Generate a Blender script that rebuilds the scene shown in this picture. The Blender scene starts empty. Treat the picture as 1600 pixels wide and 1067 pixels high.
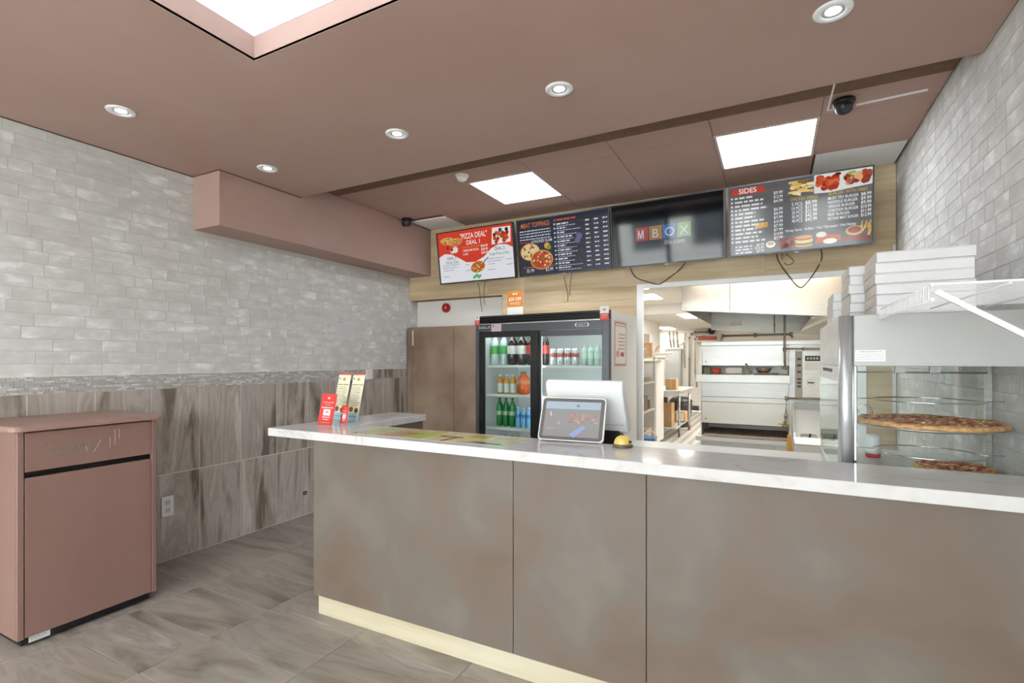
import bpy, bmesh, math, random
from mathutils import Vector, Matrix
S = bpy.context.scene
R = random.Random(7)

# ---------------------------------------------------------------- camera, world, exposure
CF, CCX, CHY, CH, CT = 792.0, 800.0, 562.5, 1.43, math.atan(411 / 792.0)
cam_d = bpy.data.cameras.new('camera')
cam_d.sensor_width = 36.0
cam_d.lens = 36.0 * CF / 1600.0
cam_d.shift_y = (CHY - 533.5) / 1600.0
cam_d.clip_start = 0.05
cam = bpy.data.objects.new('camera', cam_d)
S.collection.objects.link(cam)
cam.location = (0, 0, CH)
cam.rotation_euler = (math.pi / 2, 0, CT)
S.camera = cam
S.view_settings.view_transform = 'Standard'
S.view_settings.look = 'None'
S.view_settings.gamma = 1.0
S.view_settings.use_curve_mapping = False
S.view_settings.exposure = 0.54

W = bpy.data.worlds.new('world'); S.world = W
W.use_nodes = True
wn = W.node_tree.nodes
wn['Background'].inputs[0].default_value = (0.86, 0.93, 1.0, 1)
wn['Background'].inputs[1].default_value = 10.6
PANEL_E, RECESS_E, KITCHEN_E, SPOT_E = 13.0, 1.2, 13.0, 10.0      # the square ceiling panels, the big recessed panel, the kitchen panels, the downlights

CR = Vector((math.cos(CT), math.sin(CT), 0)); CFW = Vector((-math.sin(CT), math.cos(CT), 0)); CC = Vector((0, 0, CH))
def ray(px, py): return CFW + CR * ((px - CCX) / CF) + Vector((0, 0, (CHY - py) / CF))
def onx(px, py, X): d = ray(px, py); return CC + d * (X / d.x)
def ony(px, py, Y): d = ray(px, py); return CC + d * (Y / d.y)
def onz(px, py, Z): d = ray(px, py); return CC + d * ((Z - CH) / d.z)

# ---------------------------------------------------------------- materials
def lin(c):
    if isinstance(c, str):
        c = c.lstrip('#'); c = [int(c[i:i + 2], 16) for i in (0, 2, 4)]
    return tuple(((v / 255) / 12.92 if v / 255 <= 0.04045 else ((v / 255 + 0.055) / 1.055) ** 2.4) for v in c[:3])
MATS = {}
def mat(key, col=(128, 128, 128), rough=0.5, metal=0.0, emit=0.0, spec=0.5, alpha=None):
    if key in MATS: return MATS[key]
    m = bpy.data.materials.new(key); m.use_nodes = True
    b = m.node_tree.nodes['Principled BSDF']
    c = lin(col)
    b.inputs['Base Color'].default_value = (*c, 1)
    b.inputs['Roughness'].default_value = rough
    b.inputs['Metallic'].default_value = metal
    b.inputs['Specular IOR Level'].default_value = spec
    if emit:
        b.inputs['Emission Color'].default_value = (*c, 1)
        b.inputs['Emission Strength'].default_value = emit
    MATS[key] = m
    return m
def nodes(m): return m.node_tree.nodes, m.node_tree.links, m.node_tree.nodes['Principled BSDF']
def noise_mat(key, stops, scale=3.0, stretch=(1, 1, 1), rough=0.5, detail=4, coords='world', rand=0.0, bump=0.0, bscale=None, distort=0.0, metal=0.0, spec=0.5, tint=0.0, rrough=0.6):
    """colour ramp over a stretched noise; rand shifts the noise per object, tint varies the brightness per object"""
    if key in MATS: return MATS[key]
    m = mat(key, (128, 128, 128), rough, metal, spec=spec); n, l, b = nodes(m)
    if coords == 'world':
        g = n.new('ShaderNodeNewGeometry'); src = g.outputs['Position']
    else:
        g = n.new('ShaderNodeTexCoord'); src = g.outputs['Object']
    oi = n.new('ShaderNodeObjectInfo')
    if rand:
        mv = n.new('ShaderNodeVectorMath'); mv.operation = 'MULTIPLY_ADD'
        cm = n.new('ShaderNodeCombineXYZ')
        for i in range(3): l.new(oi.outputs['Random'], cm.inputs[i])
        mv.inputs[1].default_value = (rand, rand * 1.7, rand * 2.3)
        l.new(cm.outputs[0], mv.inputs[0]); l.new(src, mv.inputs[2]); src = mv.outputs[0]
    mp = n.new('ShaderNodeMapping'); mp.inputs['Scale'].default_value = stretch
    l.new(src, mp.inputs[0])
    t = n.new('ShaderNodeTexNoise'); t.inputs['Scale'].default_value = scale; t.inputs['Detail'].default_value = detail
    t.inputs['Roughness'].default_value = rrough; t.inputs['Distortion'].default_value = distort
    l.new(mp.outputs[0], t.inputs['Vector'])
    r = n.new('ShaderNodeValToRGB')
    el = r.color_ramp.elements
    while len(el) < len(stops): el.new(0.5)
    for e, (p, c) in zip(el, stops): e.position = p; e.color = (*lin(c), 1)
    l.new(t.outputs['Fac'], r.inputs[0])
    out = r.outputs[0]
    if tint:
        hs = n.new('ShaderNodeHueSaturation'); ma = n.new('ShaderNodeMath'); ma.operation = 'MULTIPLY_ADD'
        ma.inputs[1].default_value = 2 * tint; ma.inputs[2].default_value = 1 - tint
        l.new(oi.outputs['Random'], ma.inputs[0]); l.new(ma.outputs[0], hs.inputs['Value']); l.new(out, hs.inputs['Color']); out = hs.outputs[0]
    l.new(out, b.inputs['Base Color'])
    if bump:
        bt = n.new('ShaderNodeTexNoise'); bt.inputs['Scale'].default_value = bscale or scale * 4; bt.inputs['Detail'].default_value = 3
        l.new(mp.outputs[0], bt.inputs['Vector'])
        bp = n.new('ShaderNodeBump'); bp.inputs['Strength'].default_value = bump; bp.inputs['Distance'].default_value = 0.01
        l.new(bt.outputs['Fac'], bp.inputs['Height']); l.new(bp.outputs[0], b.inputs['Normal'])
    return m
def attr_mat(key, rough=0.5, emit=0.0, coat=0.0, spec=0.5):
    """colour comes from the mesh's own print colours"""
    if key in MATS: return MATS[key]
    m = mat(key, (0, 0, 0), rough, spec=spec); n, l, b = nodes(m)
    a = n.new('ShaderNodeAttribute'); a.attribute_name = 'Col'
    if emit:
        l.new(a.outputs['Color'], b.inputs['Emission Color']); b.inputs['Emission Strength'].default_value = emit
    else:
        l.new(a.outputs['Color'], b.inputs['Base Color'])
    b.inputs['Coat Weight'].default_value = coat
    return m
def glass_mat(key, tint=(235, 245, 242), refl=0.9, rough=0.0):
    """thin sheet glass: clear with a Fresnel reflection"""
    if key in MATS: return MATS[key]
    m = bpy.data.materials.new(key); m.use_nodes = True; n = m.node_tree.nodes; l = m.node_tree.links
    n.clear(); o = n.new('ShaderNodeOutputMaterial'); mx = n.new('ShaderNodeMixShader')
    tr = n.new('ShaderNodeBsdfTransparent'); gl = n.new('ShaderNodeBsdfGlossy'); fr = n.new('ShaderNodeFresnel')
    fr.inputs['IOR'].default_value = 1.5; gl.inputs['Roughness'].default_value = rough
    tr.inputs[0].default_value = (*lin(tint), 1); gl.inputs[0].default_value = (refl, refl, refl, 1)
    ge = n.new('ShaderNodeNewGeometry'); iv = n.new('ShaderNodeMath'); iv.operation = 'SUBTRACT'; iv.inputs[0].default_value = 1.0; mu = n.new('ShaderNodeMath'); mu.operation = 'MULTIPLY'
    l.new(ge.outputs['Backfacing'], iv.inputs[1]); l.new(fr.outputs[0], mu.inputs[0]); l.new(iv.outputs[0], mu.inputs[1]); l.new(mu.outputs[0], mx.inputs[0]); l.new(tr.outputs[0], mx.inputs[1]); l.new(gl.outputs[0], mx.inputs[2]); l.new(mx.outputs[0], o.inputs[0])
    MATS[key] = m
    return m
def island_mat(key, stops, rough=0.3, spec=0.5, metal=0):
    if key in MATS: return MATS[key]
    m = mat(key, (128, 128, 128), rough, metal, spec=spec); n, l, b = nodes(m)
    g = n.new('ShaderNodeNewGeometry'); r = n.new('ShaderNodeValToRGB'); el = r.color_ramp.elements
    while len(el) < len(stops): el.new(0.5)
    for e, (p, c) in zip(el, stops): e.position = p; e.color = (*lin(c), 1)
    l.new(g.outputs['Random Per Island'], r.inputs[0]); l.new(r.outputs[0], b.inputs['Base Color'])
    return m

CEIL = noise_mat('brown_ceiling_paint', [(0.3, 'aa8c80'), (0.7, 'b09489')], 1.2, rough=0.75)
WALLPAPER = noise_mat('faux_brick_wallpaper', [(0.36, 'c3c1bb'), (0.5, 'cbcac4'), (0.58, 'd2d1cc'), (0.66, 'e4e3df')], 6, (1, 1, 2.0), rough=0.8, tint=0.025, detail=7, rand=3, bump=0.1, bscale=30)
WPJOINT = mat('wallpaper_joint', 'c3c1b9', 0.9)
WTILE = noise_mat('streaked_wall_tile', [(0.36, '6f6458'), (0.44, '9d9286'), (0.52, 'b5aca2'), (0.57, 'a3998d'), (0.66, 'c6beb4')], 7, (1, 1, 0.13), 0.35, 7, rand=9, distort=0.8, tint=0.05)
FTILE = noise_mat('streaked_floor_tile', [(0.34, '70665b'), (0.44, '8e8478'), (0.53, '9d9388'), (0.58, '8d8378'), (0.68, 'aba299')], 4.5, (0.2, 1, 1), 0.3, 6, rand=9, distort=0.9, tint=0.05)
GROUT = mat('pale_grout', 'd2cbc0', 0.9)
FGROUT = mat('floor_grout', '968c80', 0.9)
MOSAIC = island_mat('mosaic_bars', [(0.0, 'aaa59c'), (0.4, 'b4b0a9'), (0.75, 'c0bcb6'), (0.97, 'd9d6d1')], 0.2)
LAM = noise_mat('mottled_taupe_laminate', [(0.32, '6a5b4d'), (0.45, '6f6155'), (0.53, '6d645a'), (0.66, '766c61')], 2.6, (1, 1, 1), 0.42, 3, rrough=0.45, distort=0.4, spec=0.35)
LAMD = noise_mat('mottled_brown_laminate', [(0.34, '7d6856'), (0.5, '957e6a'), (0.66, 'a18c78')], 2.4, (1, 1, 1), 0.42, 3, rrough=0.45, spec=0.35)
QUARTZ = noise_mat('white_quartz', [(0.3, 'b6b1ac'), (0.42, 'cac6c1'), (0.6, 'cfccc8')], 5, rough=0.09, detail=8, distort=1.4)
OAK = noise_mat('pale_oak_plank', [(0.34, 'baa17b'), (0.5, 'c8b18e'), (0.66, 'd3bd9b')], 3.2, (0.35, 1, 5), 0.55, 5, rand=5, tint=0.05)
OAKGAP = mat('plank_joint', '9a8468', 0.9)
KICK = noise_mat('raw_pine_kick', [(0.3, 'b5a887'), (0.7, 'c4baa0')], 4, (0.3, 1, 6), 0.6, 4)
PINK = noise_mat('dusty_rose_laminate', [(0.3, '85665b'), (0.7, '8b6b60')], 3, (2, 2, 0.4), 0.45, 4)
PINKTOP = noise_mat('dusty_rose_top', [(0.3, '96776a'), (0.7, 'a08072')], 3, (1, 1, 1), 0.35, 4)
BLACK = mat('black_plastic', '121212', 0.35)
DKGREY = mat('dark_grey_plastic', '2c2d30', 0.35)
WHITE = mat('white_plastic', 'e6e6e4', 0.4)
WHITEP = mat('white_paint', 'e6e3dc', 0.6)
TRIMW = mat('trim_white', 'f4f4f1', 0.3)
KWALL = noise_mat('kitchen_wall_paint', [(0.3, 'd9d5cd'), (0.7, 'e6e2db')], 2, rough=0.6)
KCEIL = mat('kitchen_ceiling_paint', 'dcd8d0', 0.7)
STEEL = noise_mat('brushed_steel', [(0.3, 'b9b9b6'), (0.7, 'd2d2cf')], 6, (0.3, 1, 8), 0.28, 3, metal=0.9)
STEELM = noise_mat('satin_steel_panel', [(0.3, 'c4c6c4'), (0.7, 'd8dad8')], 3, (0.4, 1, 4), 0.36, 3, metal=0.65)
CASEGREY = mat('case_grey_enamel', 'aeaea9', 0.4, 0.2)
CHROME = mat('chrome', 'd8d8d8', 0.12, 1.0)
CARD = noise_mat('brown_cardboard', [(0.3, 'b08b63'), (0.7, 'c09b72')], 6, rough=0.8)
BOXW = noise_mat('white_box_board', [(0.3, 'dcdbda'), (0.7, 'e5e4e2')], 3, rough=0.7, coords='obj', tint=0.02)
BOXK = noise_mat('box_flap_board', [(0.3, 'c9c0b4'), (0.7, 'd3cbc0')], 5, rough=0.8)
PRINT = attr_mat('printed_paper', 0.5)
PRINTG = attr_mat('laminated_print', 0.12, coat=0.3)
SCREEN = attr_mat('lit_screen', 0.08, emit=0.62, spec=0.5)
SCREEND = attr_mat('dim_screen', 0.06, emit=0.3, spec=0.6)
TABS = attr_mat('tablet_screen', 0.12, emit=0.62)
GLASS = glass_mat('clear_glass', (253, 254, 254))
GLASSG = glass_mat('greenish_glass', (246, 252, 250))
PANELL = mat('luminous_panel', 'eaf1fb', 0.5, emit=PANEL_E)
PANELR = mat('recess_luminous_panel', 'eaf1fb', 0.5, emit=RECESS_E)
PANELK = mat('kitchen_luminous_panel', 'fffbf3', 0.5, emit=KITCHEN_E)
SPOT = mat('downlight_lens', 'f6f8ff', 0.5, emit=SPOT_E)
RED = mat('signal_red', 'b3201c', 0.3)
PIPE = mat('dull_pipe', '8d8578', 0.45, 0.5)
WIREW = mat('white_coated_wire', 'ecebe8', 0.35)
CABLE = mat('dark_cable', '5a4a38', 0.5)

# ---------------------------------------------------------------- mesh builder
class MB:
    def __init__(s): s.v = []; s.f = []; s.c = []; s.sm = []
    def face(s, ids, col=None, sm=False): s.f.append(ids); s.c.append(col); s.sm.append(sm)
    def poly(s, pts, col=None):
        i = len(s.v); s.v += [tuple(p) for p in pts]; s.face(list(range(i, i + len(pts))), col); return s
    def box(s, x0, x1, y0, y1, z0, z1, col=None):
        i = len(s.v)
        s.v += [(x, y, z) for x in (x0, x1) for y in (y0, y1) for z in (z0, z1)]
        for q in ((0, 1, 3, 2), (4, 6, 7, 5), (0, 4, 5, 1), (2, 3, 7, 6), (0, 2, 6, 4), (1, 5, 7, 3)): s.face([i + k for k in q], col)
        return s
    def hexa(s, p, col=None):
        """eight corners: bottom loop then top loop"""
        i = len(s.v); s.v += [tuple(q) for q in p]
        for q in ((3, 2, 1, 0), (4, 5, 6, 7), (0, 1, 5, 4), (1, 2, 6, 5), (2, 3, 7, 6), (3, 0, 4, 7)): s.face([i + k for k in q], col)
        return s
    def prism(s, pts, axis, a, b, col=None):
        """polygon in the two other axes swept along axis from a to b"""
        def P(p, t): return {'x': (t, p[0], p[1]), 'y': (p[0], t, p[1]), 'z': (p[0], p[1], t)}[axis]
        i = len(s.v); n = len(pts)
        s.v += [P(p, a) for p in pts] + [P(p, b) for p in pts]
        s.face([i + k for k in range(n)][::-1], col); s.face([i + n + k for k in range(n)], col)
        for k in range(n): s.face([i + k, i + (k + 1) % n, i + n + (k + 1) % n, i + n + k], col)
        return s
    def lathe(s, prof, c=(0, 0, 0), n=16, axis='z', col=None, cap=True):
        i = len(s.v); m = len(prof)
        for r, z in prof:
            for k in range(n):
                a = 2 * math.pi * k / n; u, w = r * math.cos(a), r * math.sin(a)
                p = {'z': (u, w, z), 'y': (u, z, w), 'x': (z, u, w)}[axis]
                s.v.append((c[0] + p[0], c[1] + p[1], c[2] + p[2]))
        for j in range(m - 1):
            for k in range(n):
                s.face([i + j * n + k, i + j * n + (k + 1) % n, i + (j + 1) * n + (k + 1) % n, i + (j + 1) * n + k], col, True)
        if cap:
            s.face([i + k for k in range(n)][::-1], col); s.face([i + (m - 1) * n + k for k in range(n)], col)
        return s
    def cyl(s, c, r, h, axis='z', n=16, col=None): return s.lathe([(r, 0), (r, h)], c, n, axis, col)
    def tube(s, pts, r, n=8, closed=False, col=None):
        pts = [Vector(p) for p in pts]; i = len(s.v); m = len(pts)
        up = Vector((0, 0, 1))
        for j, p in enumerate(pts):
            if closed: t = pts[(j + 1) % m] - pts[j - 1]
            else: t = pts[min(j + 1, m - 1)] - pts[max(j - 1, 0)]
            t.normalize()
            a = t.cross(up if abs(t.z) < 0.95 else Vector((1, 0, 0))).normalized(); b = t.cross(a)
            for k in range(n):
                w = 2 * math.pi * k / n; s.v.append(tuple(p + a * (r * math.cos(w)) + b * (r * math.sin(w))))
        for j in range(m if closed else m - 1):
            for k in range(n):
                j2 = (j + 1) % m
                s.face([i + j * n + k, i + j * n + (k + 1) % n, i + j2 * n + (k + 1) % n, i + j2 * n + k], col, True)
        if not closed:
            s.face([i + k for k in range(n)][::-1], col); s.face([i + (m - 1) * n + k for k in range(n)], col)
        return s
    def ring(s, c, R_, r, n=28, m=6, axis='z', col=None):
        pts = []
        for k in range(n):
            a = 2 * math.pi * k / n; u, w = R_ * math.cos(a), R_ * math.sin(a)
            p = {'z': (u, w, 0), 'y': (u, 0, w), 'x': (0, u, w)}[axis]
            pts.append((c[0] + p[0], c[1] + p[1], c[2] + p[2]))
        return s.tube(pts, r, m, True, col)
    def mesh(s, name, bevel=0.0, segs=1, recalc=True):
        me = bpy.data.meshes.new(name)
        me.from_pydata(s.v, [], s.f)
        me.polygons.foreach_set('use_smooth', s.sm)
        if any(c is not None for c in s.c):
            at = me.color_attributes.new('Col', 'FLOAT_COLOR', 'CORNER')
            data = []
            for p, c in zip(me.polygons, s.c):
                c4 = (*lin(c if c is not None else (200, 200, 200)), 1.0)
                data += c4 * len(p.vertices)
            at.data.foreach_set('color', data)
        if bevel or recalc:
            bm = bmesh.new(); bm.from_mesh(me)
            if recalc: bmesh.ops.recalc_face_normals(bm, faces=bm.faces)
            if bevel:
                bmesh.ops.bevel(bm, geom=bm.edges[:], offset=bevel, segments=segs, affect='EDGES', profile=0.5)
            bm.to_mesh(me); bm.free()
        return me
LINK = S.collection.objects.link
def obj(name, mb, m, parent=None, bevel=0.0, segs=1, loc=None, rot=None, recalc=True, kind=None, label=None):
    me = mb.mesh(name, bevel, segs, recalc) if isinstance(mb, MB) else mb
    if m is not None and not me.materials: me.materials.append(m)
    o = bpy.data.objects.new(name, me); LINK(o)
    if parent: o.parent = parent
    if loc: o.location = loc
    if rot: o.rotation_euler = rot
    if kind: o['kind'] = kind
    if label: o['label'] = label
    return o
def tag(o, label, cat, group=None, kind=None):
    o['label'] = label; o['category'] = cat
    if group: o['group'] = group
    if kind: o['kind'] = kind
    return o
def thing(name, label, cat, loc=(0, 0, 0), rz=0.0, group=None, kind=None, rot=None):
    o = bpy.data.objects.new(name, None); LINK(o); o.empty_display_size = 0.1
    o.location = loc; o.rotation_euler = rot or (0, 0, rz)
    return tag(o, label, cat, group, kind)
def copy_tree(o, parent=None):
    c = o.copy(); LINK(c)
    if parent: c.parent = parent
    for ch in list(o.children): copy_tree(ch, c)
    return c

# flat print on a local XZ sheet that faces -Y: layers lie a fraction of a millimetre apart
TXT = {}
def glyphs(s, bold):
    k = (s, bold)
    if k not in TXT:
        cu = bpy.data.curves.new('lettering', 'FONT'); cu.body = s; cu.resolution_u = 4; cu.fill_mode = 'FRONT'
        if bold: cu.offset = 0.006
        ob = bpy.data.objects.new('lettering', cu)
        me = ob.to_mesh()
        vs = [v.co[:] for v in me.vertices]; fs = [list(p.vertices) for p in me.polygons]
        ob.to_mesh_clear(); bpy.data.objects.remove(ob); bpy.data.curves.remove(cu)
        TXT[k] = (vs, fs)
    return TXT[k]
class Print(MB):
    EPS = 0.0004
    def P(s, u, v, L): return (u, -s.EPS * L, v)
    def rect(s, u0, v0, u1, v1, col, L=1): return s.poly([s.P(u0, v0, L), s.P(u1, v0, L), s.P(u1, v1, L), s.P(u0, v1, L)], col)
    def pol(s, pts, col, L=1): return s.poly([s.P(u, v, L) for u, v in pts], col)
    def disc(s, u, v, r, col, L=2, ry=None, n=18, rot=0):
        ry = ry or r
        return s.pol([(u + r * math.cos(a) * math.cos(rot) - ry * math.sin(a) * math.sin(rot), v + r * math.cos(a) * math.sin(rot) + ry * math.sin(a) * math.cos(rot)) for a in [2 * math.pi * k / n for k in range(n)]], col, L)
    def text(s, t, u, v, h, col, L=3, al='l', bold=True, w=1.0, mw=None):
        vs, fs = glyphs(t, bold)
        if not vs: return s
        k = h / 0.7; xs = [p[0] for p in vs]; x0, x1 = min(xs), max(xs)
        if mw: w = min(w, mw / ((x1 - x0) * k))
        off = {'l': -x0, 'c': -(x0 + x1) / 2, 'r': -x1}[al]
        i = len(s.v); s.v += [s.P(u + (p[0] + off) * k * w, v + p[1] * k, L) for p in vs]
        for f in fs: s.face([i + q for q in f], col)
        return s
    def bars(s, u0, u1, v, h, col, L=3, rnd=None):
        """a line of print too small to read: word-long dashes"""
        rnd = rnd or R; u = u0
        while u < u1:
            w = min(rnd.uniform(0.8, 3.2) * h, u1 - u); s.rect(u, v, u + w, v + h * 0.7, col, L); u += w + h * 0.55
        return s
    def pizza(s, u, v, r, ry, top, L=2, n=26, rot=0, seed=1):
        q = random.Random(seed)
        s.disc(u, v, r, 'c99a5c', L, ry, 22, rot); s.disc(u, v, r * .9, top, L + 1, ry * .9, 22, rot)
        for i in range(n):
            a = q.uniform(0, 6.28); d = math.sqrt(q.random()) * .8
            x, y = r * d * math.cos(a), ry * d * math.sin(a)
            s.disc(u + x * math.cos(rot) - y * math.sin(rot), v + x * math.sin(rot) + y * math.cos(rot), r * .1, q.choice(['a83a22', 'e3c98b', '57752c', 'd9b36b', '8f2f1c']), L + 2 + (i % 2), ry * .12, 7)
        return s
    def sheet(s, w, h, col, t=0.0): return s.rect(0, 0, w, h, col, 0)

# ---------------------------------------------------------------- room shell
XL, XR, YF, ZC, Z2, YS, YB, YN = -3.853, 0.82, -2.4, 2.797, 2.93, 2.965, 4.78, 4.95

floor = thing('floor', 'grey-brown streaked rectangular tile floor of the shop', 'floor', kind='structure')
obj('screed', MB().box(XL - .2, XR + .2, YF - .1, YN + .1, -.12, -.003), FGROUT, floor)
ftile = {}
PX, PY = 0.655, 0.333
k0 = math.floor((XL + 1.27) / PX) - 1
for i in range(k0, 5):
    for j in range(-13, 12):
        x0, x1 = max(-1.27 + i * PX, XL), min(-1.27 + (i + 1) * PX, XR)
        y0, y1 = 1.60 + j * PY, 1.60 + (j + 1) * PY
        y0, y1 = max(y0, YF), min(y1, YN - .02)
        if x1 - x0 < .02 or y1 - y0 < .02: continue
        g = 0.0016
        key = (round(x1 - x0, 3), round(y1 - y0, 3))
        if key not in ftile: ftile[key] = MB().box(-key[0] / 2 + g, key[0] / 2 - g, -key[1] / 2 + g, key[1] / 2 - g, -.01, 0).mesh('tile', 0.001)
        obj('tile', ftile[key], FTILE, floor, loc=((x0 + x1) / 2, (y0 + y1) / 2, 0))

def brick_wall(wall, x, sgn, y0, y1, z0, z1, skip, seed):
    """printed wallpaper relief: courses of irregular thin bricks; sgn = direction the wall faces along X"""
    q = random.Random(seed); HC = 0.0735; lst = []
    zc = z0; row = 0
    while zc < z1 - .01:
        h = min(HC, z1 - zc); y = y0 - q.uniform(0, .15)
        while y < y1:
            L = q.choice([.11, .16, .2, .23, .25, .29]); a, b = max(y, y0), min(y + L, y1)
            if b - a > .02 and not skip((a + b) / 2, zc + h / 2): lst.append((a, b, zc, h))
            y += L
        zc += h; row += 1
    def seen(t):
        p = Vector((x, (t[0] + t[1]) / 2, t[2] + t[3] / 2)) - CC; d = p.dot(CFW)
        if d < .1: return 1e6
        u = CCX + CF * p.dot(CR) / d; v = CHY - CF * p.z / d
        return (0 if -20 < u < 1620 and -20 < v < 700 else 100) + d
    lst.sort(key=seen)
    cache = {}
    rest = MB()
    for n, (a, b, zz, h) in enumerate(lst):
        g = .0016; t = .0018
        if n < 300:
            key = (round(b - a, 2), round(h, 3))
            if key not in cache:
                L = b - a
                cache[key] = MB().box(min(0, sgn * t), max(0, sgn * t), -L / 2 + g, L / 2 - g, -h / 2 + g * .8, h / 2 - g * .8).mesh('brick', 0.0012)
            obj('brick', cache[key], WALLPAPER, wall, loc=(x, (a + b) / 2, zz + h / 2))
        else:
            rest.box(min(x, x + sgn * t), max(x, x + sgn * t), a + g, b - g, zz + g, zz + h - g)
    if rest.v: obj('brick_courses', rest, WALLPAPER, wall, kind='stuff')

wl = thing('wall_left', 'left wall with pale faux-brick wallpaper above streaked grey tiles', 'wall', kind='structure')
obj('backing', MB().box(XL - .15, XL - .0045, YF, YN + .1, -.1, 3.0), WPJOINT, wl)
brick_wall(wl, XL - .0045, 1, YF, YN, 1.335, Z2 - .13, lambda y, z: y > 2.27 and z > 2.37, 3)
obj('grout', MB().box(XL - .0045, XL + .0031, YF, YN, 0, 1.228), GROUT, wl)
yy = 1.313 - .3315 * 12; wt = None
while yy < YN - .05:
    for z0 in (0.003, .618):
        w = .3315; y1 = min(yy + w, YN)
        me = MB().box(-.006, .004, -(y1 - yy) / 2 + .0023, (y1 - yy) / 2 - .0023, .0015, .609).mesh('tile', .0006)
        obj('tile', me, WTILE, wl, loc=(XL, (yy + y1) / 2, z0))
    yy += w
mo = MB(); q = random.Random(4)
for r in range(8):
    y = YF + q.uniform(0, .03)
    while y < 4.06:
        L = q.choice([.018, .03, .045, .06]); z = 1.231 + r * .0128
        mo.box(XL - .004, XL + .003 + q.uniform(0, .002), y, min(y + L, 4.07) - .0015, z, z + .0113); y += L
obj('mosaic_border', mo, MOSAIC, wl, kind='stuff')
for y0 in (4.075, 4.35, 4.64):
    obj('tile', MB().box(XL - .004, XL + .003, y0 + .002, min(y0 + .288, YN), 1.232, 1.33), WTILE, wl)
obj('edge_strip', MB().box(XL - .004, XL + .006, YF, YN, 1.331, 1.336), WHITEP, wl)

wr = thing('wall_right', 'right wall covered in pale faux-brick wallpaper', 'wall', kind='structure')
obj('backing', MB().box(XR + .0045, XR + .15, YF, YN, -.1, 3.0), WPJOINT, wr)
brick_wall(wr, XR + .0045, -1, YF, YB, .05, Z2, lambda y, z: y < YS and z > ZC, 9)

wb = thing('wall_back', 'back wall of pale oak planks above the drinks fridge and kitchen opening', 'wall', kind='structure')
OX0, OX1, OZ = -1.142, 0.62, 2.13
PIER = -2.6
bk = MB()
bk.box(XL, XR, YB + .014, YN, OZ, 3.0); bk.box(PIER, OX0, YB + .014, YN, 0, OZ); bk.box(OX1, XR + .1, YB + .014, YN, 0, OZ)
obj('backing', bk, OAKGAP, wb)
def planks(x0, x1, z0, z1, h, seed):
    q = random.Random(seed); z = z0
    while z < z1 - .01:
        hh = min(h, z1 - z); x = x0 - q.uniform(0, .9)
        while x < x1:
            L = q.choice([1.2, 1.5, 1.8]); a, b = max(x, x0), min(x + L, x1)
            if b - a > .02: obj('plank', MB().box(a + .0006, b - .0006, YB, YB + .015, z + .0006, z + hh - .0006), OAK, wb)
            x += L
        z += hh
planks(XL, XR, OZ, Z2, .2, 1); planks(PIER, OX0, .01, OZ, .2, 2); planks(OX1, XR, .01, OZ, .2, 5)
obj('niche_panel', MB().box(XL, PIER, YN - .02, YN + .06, 0, OZ), WHITEP, wb)
obj('corner_strip', MB().box(.796, .818, YB - .014, YB - .001, 0.9, 2.31), WHITEP, wb)

tr = thing('trim_1', 'white metal frame around the kitchen pass-through opening', 'door frame', kind='structure')
obj('jamb', MB().box(OX0 - .012, OX0 + .045, YB - .012, YB + .0, .0, OZ + .012), TRIMW, tr, .003)
obj('head', MB().box(OX0 + .045, OX1, YB - .012, YB + .0, OZ - .032, OZ + .012), TRIMW, tr, .003)
obj('reveal', MB().box(OX0 + .001, OX0 + .012, YB, YN, 0, OZ).box(OX0 + .012, OX1 - .001, YB, YN, OZ - .012, OZ - .001).box(OX1 - .012, OX1 - .001, YB, YN, 0, OZ - .012), WHITEP, tr)
obj('jamb', MB().box(OX1 - .045, OX1 + .012, YB - .012, YB + .0, 0, OZ + .012), TRIMW, tr, .003)

ce = thing('ceiling', 'brown painted ceiling with a raised tiled bay over the counter', 'ceiling', kind='structure')
RX0, RX1, RY0, RY1, RZ = -2.112, -0.45, -.1, 1.513, 2.907
mc = MB()
for a in ((XL, RX0, YF, YS), (RX1, XR, YF, YS), (RX0, RX1, YF, RY0), (RX0, RX1, RY1, YS)): mc.box(a[0], a[1], a[2], a[3], ZC, ZC + .012)
obj('main_panel', mc, CEIL, ce)
obj('recess_side', MB().box(RX0 - .012, RX0, RY0, RY1, ZC + .001, RZ).box(RX1, RX1 + .012, RY0, RY1, ZC + .001, RZ).box(RX0, RX1, RY0 - .012, RY0, ZC + .001, RZ).box(RX0, RX1, RY1, RY1 + .012, ZC + .001, RZ), CEIL, ce)
obj('slab', MB().box(XL - .1, XR + .1, YF - .1, YN, 3.0, 3.1), CEIL, ce)
obj('soffit', MB().box(XL, -3.54, 2.26, YB, 2.40, Z2), CEIL, ce, .003)
obj('step_face', MB().box(XL, XR, YS - .012, YS, ZC + .013, 2.99), CEIL, ce)
obj('tile_backing', MB().box(-3.54, XR, YS, YB + .01, Z2 + .012, Z2 + .02), mat('joint_brown', '6b5044', 0.8), ce)
obj('edge_strip', MB().box(-3.54, XR, 3.0, 3.366, Z2 - .006, Z2 + .012), noise_mat('step_shadow_brown', [(0.3, '6b4f3b'), (0.7, '775a45')], 30, rough=.8), ce, label='shadow band along the ceiling step, built as a dark brown strip')  # shadow behind the ceiling step, laid in as a dark strip
cols = [-3.54, -2.935, -2.32, -1.71, -1.03, -.37, .25, XR]
rows = [3.37, 3.64, 4.31, YB]
WTL = noise_mat('white_ceiling_tile', [(0.3, 'e6e7e4'), (0.7, 'efefec')], 60, rough=.85)
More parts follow.
